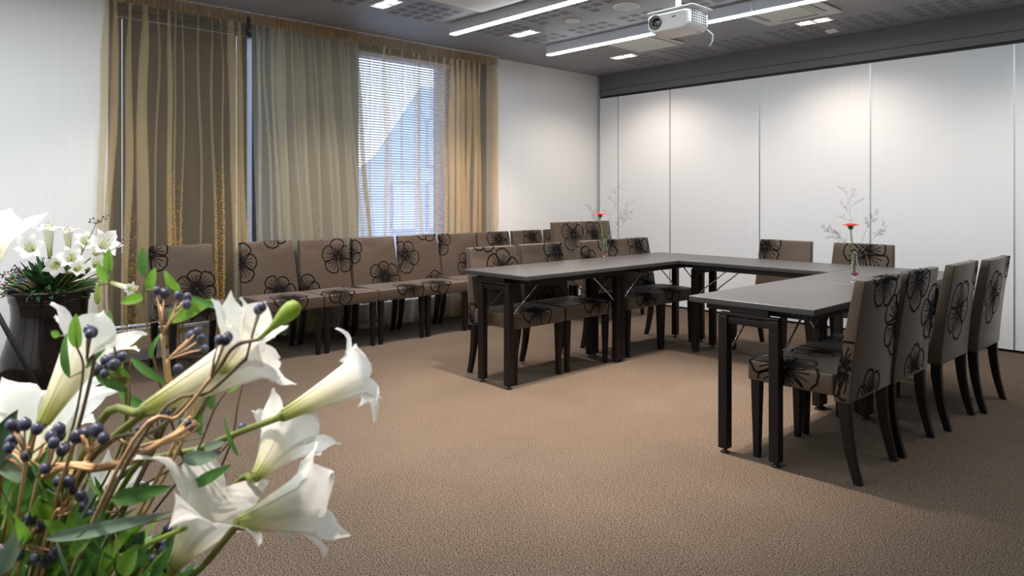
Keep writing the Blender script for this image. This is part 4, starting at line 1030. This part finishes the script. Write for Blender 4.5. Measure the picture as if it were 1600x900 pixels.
# green lily stems that cross the open floor, thicker stalks
for i, (lab, pts, r, mm) in enumerate((
  ('thick olive stalk running from the lower left to the long trumpet', [(-0.8213,0.233,0.9841), (-0.895,0.2125,0.9361), (-1.0043,0.1831,0.8614), (-1.1196,0.1473,0.7541)], .0052, 'stem'),
  ('orange-tan stalk bundle left of the raised petal', [(-0.7976,0.2731,0.9672), (-0.8319,0.2509,0.943), (-0.8693,0.2255,0.9196), (-0.9425,0.1908,0.8923), (-1.0655,0.1467,0.8374)], .0042, 'tan'),
  ('orange-tan stalk along the row of berries at the left', [(-0.8831,0.1959,0.9149), (-0.9037,0.1738,0.9163), (-0.949,0.1545,0.8965), (-1.0079,0.1205,0.8813)], .0048, 'tan'),
  ('tan stalk rising to the berries at the left edge', [(-0.9181,0.1583,0.9359), (-0.931,0.1444,0.9114), (-0.9834,0.1175,0.8785)], .0040, 'tan'),
  ('yellow-green stalk low at the bottom of the photo', [(-0.7734,0.2552,0.8667), (-0.8223,0.232,0.8403), (-0.8974,0.2099,0.7992), (-1.0439,0.1699,0.7264)], .0030, 'bud'),
  ('tan stalk under the berries at the bottom left', [(-0.9006,0.1478,0.8608), (-0.9444,0.13,0.8235), (-1.018,0.1097,0.7741)], .0045, 'tan'),
  ('tan stalk fanning between the lower berry clusters', [(-0.8841,0.1802,0.8805), (-0.9323,0.1578,0.8541), (-1.01,0.1329,0.8062)], .0034, 'tan'),
)):
    O = V(pts[-1]); t = thing('flower_stalk', lab, 'stalk', O, 0, 'thick stalks of the foreground bouquet')
    b = MB(); pp = bez([V(p)-O for p in pts]+[BQ-O], 7); b.tube(pp, r*.85, 9, r1=r)
    if mm == 'tan':
        for k in range(3):
            dv = V((.004*math.sin(k*2.1), .004*math.cos(k*2.1), .003*(k-1))); b.tube([p+dv*(1+.8*math.sin(j*.5+k)) for j, p in enumerate(pp[:-6])], r*.42, 6, r1=r*.5)
    b.build('stalk', M[mm], t)
sprig('berry sprig in front of the first window chair', (-0.8756, 0.2627, 1.0534), [(-0.8796, 0.2584, 1.1036), (-0.8842, 0.2681, 1.0986), (-0.852, 0.2734, 1.0991), (-0.8659, 0.2878, 1.0948), (-0.8455, 0.2804, 1.0889), (-0.8995, 0.2664, 1.0889)], [(-0.8923, 0.2741, 0.9905), (-0.8805, 0.2869, 0.9224)]+[BQ])
sprig('berry sprig fanning right, below the first window chair seat', (-0.8498, 0.2611, 1.0284), [(-0.8267, 0.2859, 1.0601), (-0.8346, 0.2921, 1.0495), (-0.8213, 0.2917, 1.0406), (-0.8436, 0.2853, 1.0535)], [(-0.868, 0.2708, 0.981), (-0.867, 0.2719, 0.9219)]+[BQ])
sprig('single blue berry pair against the upper side of the long trumpet', (-0.694, 0.2524, 1.0385), [(-0.6885, 0.2582, 1.0746), (-0.6888, 0.2638, 1.0738), (-0.6932, 0.268, 1.0751)], [(-0.7359, 0.2367, 0.9956), (-0.7788, 0.1906, 0.9388)]+[BQ])
sprig('dark berry beside the half-open bud tip', (-0.6908, 0.2852, 1.0523), [(-0.6804, 0.2963, 1.1028), (-0.6923, 0.2982, 1.0987)], [(-0.7348, 0.2673, 1.0154), (-0.7922, 0.2055, 0.9441)]+[BQ], sm='twig')
sprig('dark berry pair in front of the slender trumpet', (-0.8661, 0.1849, 1.0388), [(-0.8656, 0.1854, 1.0696), (-0.8574, 0.1854, 1.066), (-0.8737, 0.1914, 1.065)], [(-0.8918, 0.1866, 0.9781)]+[BQ], sm='twig')
sprig('berry cluster right of the slender trumpet', (-0.9038, 0.2324, 0.9958), [(-0.9274, 0.207, 1.0128), (-0.9316, 0.2172, 1.0208), (-0.9164, 0.2189, 1.0253), (-0.9022, 0.2195, 1.0203), (-0.9179, 0.232, 1.0253), (-0.9097, 0.2114, 1.0101), (-0.9296, 0.2194, 1.0141)], [(-0.9263, 0.2376, 0.9451), (-0.9346, 0.2287, 0.8846)]+[BQ], r=.0056, sm='stem')
sprig('single blue berry by the stem of the tall twig', (-0.8923, 0.2741, 0.983), [(-0.8841, 0.283, 1.0079)], [(-0.9136, 0.2806, 0.9388)]+[BQ], sm='twig')
sprig('dark berry cluster below the long trumpet', (-0.9225, 0.271, 0.9156), [(-0.9136, 0.2806, 0.9497), (-0.9274, 0.2805, 0.9514), (-0.9316, 0.2907, 0.9484), (-0.9439, 0.2627, 0.9592), (-0.922, 0.2716, 0.9481), (-0.905, 0.2751, 0.9458), (-0.9477, 0.2587, 0.9263), (-0.9326, 0.2602, 0.9257), (-0.9402, 0.2667, 0.9318)], [(-0.9575, 0.2628, 0.8691)]+[BQ], r=.0050, sm='twig')
sprig('pair of large pale blue berries at the left middle', (-0.8415, 0.1819, 0.9467), [(-0.8365, 0.1873, 0.9687), (-0.8203, 0.1901, 0.9634), (-0.8561, 0.1809, 0.962), (-0.8506, 0.1722, 0.962)], [(-0.8829, 0.1668, 0.9156)]+[BQ], r=.0062)
sprig('row of blue berries at the left edge under the open lily', (-0.886, 0.1341, 0.94), [(-0.8973, 0.1219, 0.974), (-0.8997, 0.1267, 0.9704), (-0.8874, 0.1326, 0.9747), (-0.8787, 0.1419, 0.97), (-0.8749, 0.1607, 0.9661), (-0.8987, 0.1204, 0.95), (-0.909, 0.1241, 0.9532)], [(-0.9132, 0.1342, 0.9019)]+[BQ], r=.0062)
sprig('purple berry cluster at the left middle', (-0.871, 0.1502, 0.9233), [(-0.8687, 0.1527, 0.962), (-0.8552, 0.1525, 0.9588), (-0.861, 0.161, 0.9473), (-0.8699, 0.1661, 0.9465), (-0.8749, 0.1607, 0.96), (-0.8615, 0.1458, 0.9325), (-0.8864, 0.1336, 0.942)], [(-0.9062, 0.1417, 0.8814)]+[BQ], r=.0062)
sprig('berry cluster in the centre of the lower foliage', (-0.8945, 0.169, 0.8701), [(-0.8992, 0.1639, 0.9034), (-0.8912, 0.1726, 0.9027), (-0.9004, 0.1774, 0.8903), (-0.8708, 0.1798, 0.8916), (-0.8832, 0.1812, 0.8756), (-0.8927, 0.1856, 0.8783), (-0.8983, 0.1942, 0.9324)], [(-0.9323, 0.1578, 0.8257)]+[BQ], r=.0060)
sprig('berry cluster hanging at the bottom left', (-0.9109, 0.1367, 0.8403), [(-0.9076, 0.1402, 0.8663), (-0.9006, 0.1478, 0.8581), (-0.9243, 0.137, 0.841), (-0.9155, 0.1317, 0.8286), (-0.892, 0.1424, 0.8303), (-0.8969, 0.1518, 0.8197), (-0.8772, 0.1582, 0.8364), (-0.904, 0.1588, 0.8201), (-0.9272, 0.1192, 0.8321)], [(-0.9444, 0.13, 0.7954)]+[BQ], r=.0060)
sprig('lone dark berries before the small shaded lily', (-0.9542, 0.237, 0.8304), [(-0.9621, 0.2285, 0.859), (-0.9564, 0.264, 0.8517), (-0.9493, 0.2569, 0.851), (-0.9423, 0.2644, 0.8589), (-0.9774, 0.212, 0.828)], [(-0.9953, 0.2222, 0.774)]+[BQ], r=.0045, sm='twig')
sprig('dark berries near the bottom stalk', (-0.9114, 0.2536, 0.7711), [(-0.9042, 0.2614, 0.7839), (-0.9071, 0.2729, 0.7888), (-0.9199, 0.2738, 0.7901), (-0.9136, 0.2806, 0.7622)], [(-0.9463, 0.2455, 0.7296)]+[BQ], r=.0052, sm='twig')
sprig('dark berries right of the raised petal', (-0.8935, 0.3022, 0.8691), [(-0.8777, 0.3192, 0.8892), (-0.8841, 0.3269, 0.8981), (-0.8756, 0.3215, 0.8675), (-0.882, 0.3292, 0.8596), (-0.8716, 0.3551, 0.9262), (-0.8682, 0.3294, 0.873), (-0.9136, 0.2806, 0.8102)], [(-0.9413, 0.2802, 0.7898)]+[BQ], r=.0052, sm='twig')
sprig('berries at the tip of the orange-tan stalk bundle', (-0.8071, 0.263, 0.9589), [(-0.8019, 0.2685, 0.9644), (-0.8089, 0.2756, 0.9584), (-0.8161, 0.2679, 0.9641)], [(-0.8547, 0.2411, 0.9289), (-0.908, 0.1838, 0.9004)]+[BQ], r=.005)
# dense foliage low in the bouquet (nobody could tell these leaves apart)
rnd = random.Random(5)
t = thing('foliage', 'dense green leaves packed low in the foreground bouquet', 'foliage', BQ); t['kind'] = 'stuff'
b = MB(); n = 0
while n < 520:
    l = rnd.uniform(-.75,-.34); up = rnd.uniform(-.56,-.19); dp = rnd.uniform(.74,1.04)
    x = 800+1110*l/dp; y = 310-1110*up/dp
    lim = 690 + max(0, x-10)*.62
    if x > 290 or y < lim: continue
    p = V((-.7321*dp+.6811*l, .6811*dp+.7321*l, 1.21+up)) 
    d = (p-BQ).normalized(); d = (d + V((rnd.uniform(-.6,.6), rnd.uniform(-.6,.6), rnd.uniform(-.5,.4)))).normalized()
    L = rnd.uniform(.035,.095)
    raw_leaf(b, p-BQ-d*L*.5, p-BQ+d*L*.5, rnd.uniform(.009,.018), rnd.uniform(-.1,.2), rnd.choice((0,0,1,1,1,3,2)), (rnd.uniform(-.2,1), rnd.uniform(-1,.2), rnd.uniform(-.2,1)))
    n += 1
b.build('leaves', [M['leaf_mid'], M['leaf_bright'], M['leaf_dark'], M['leaf_grey']], t)['kind'] = 'stuff'
b = MB()
for i in range(46):
    l = rnd.uniform(-.78,-.48); up = rnd.uniform(-.56,-.30); dp = rnd.uniform(.78,1.0)
    p = V((-.7321*dp+.6811*l, .6811*dp+.7321*l, 1.21+up)); b.tube(bez([(0,0,0), (p-BQ)*.5+V((0,0,.02)), p-BQ], 4), .0022, 6, r1=.0012)
b.build('stalks', M['stem'], t)['kind'] = 'stuff'

# ------------------------------------------------------------------ daylight and view
w = bpy.data.worlds.new('world'); C.world = w; w.use_nodes = True
bg = w.node_tree.nodes['Background']; bg.inputs['Color'].default_value = (.72,.84,1,1); bg.inputs['Strength'].default_value = 3.6
vs = C.view_settings; C.display_settings.display_device = 'sRGB'
vs.view_transform = 'Standard'; vs.look = 'None'; vs.gamma = 1; vs.use_curve_mapping = False; vs.exposure = 0.45
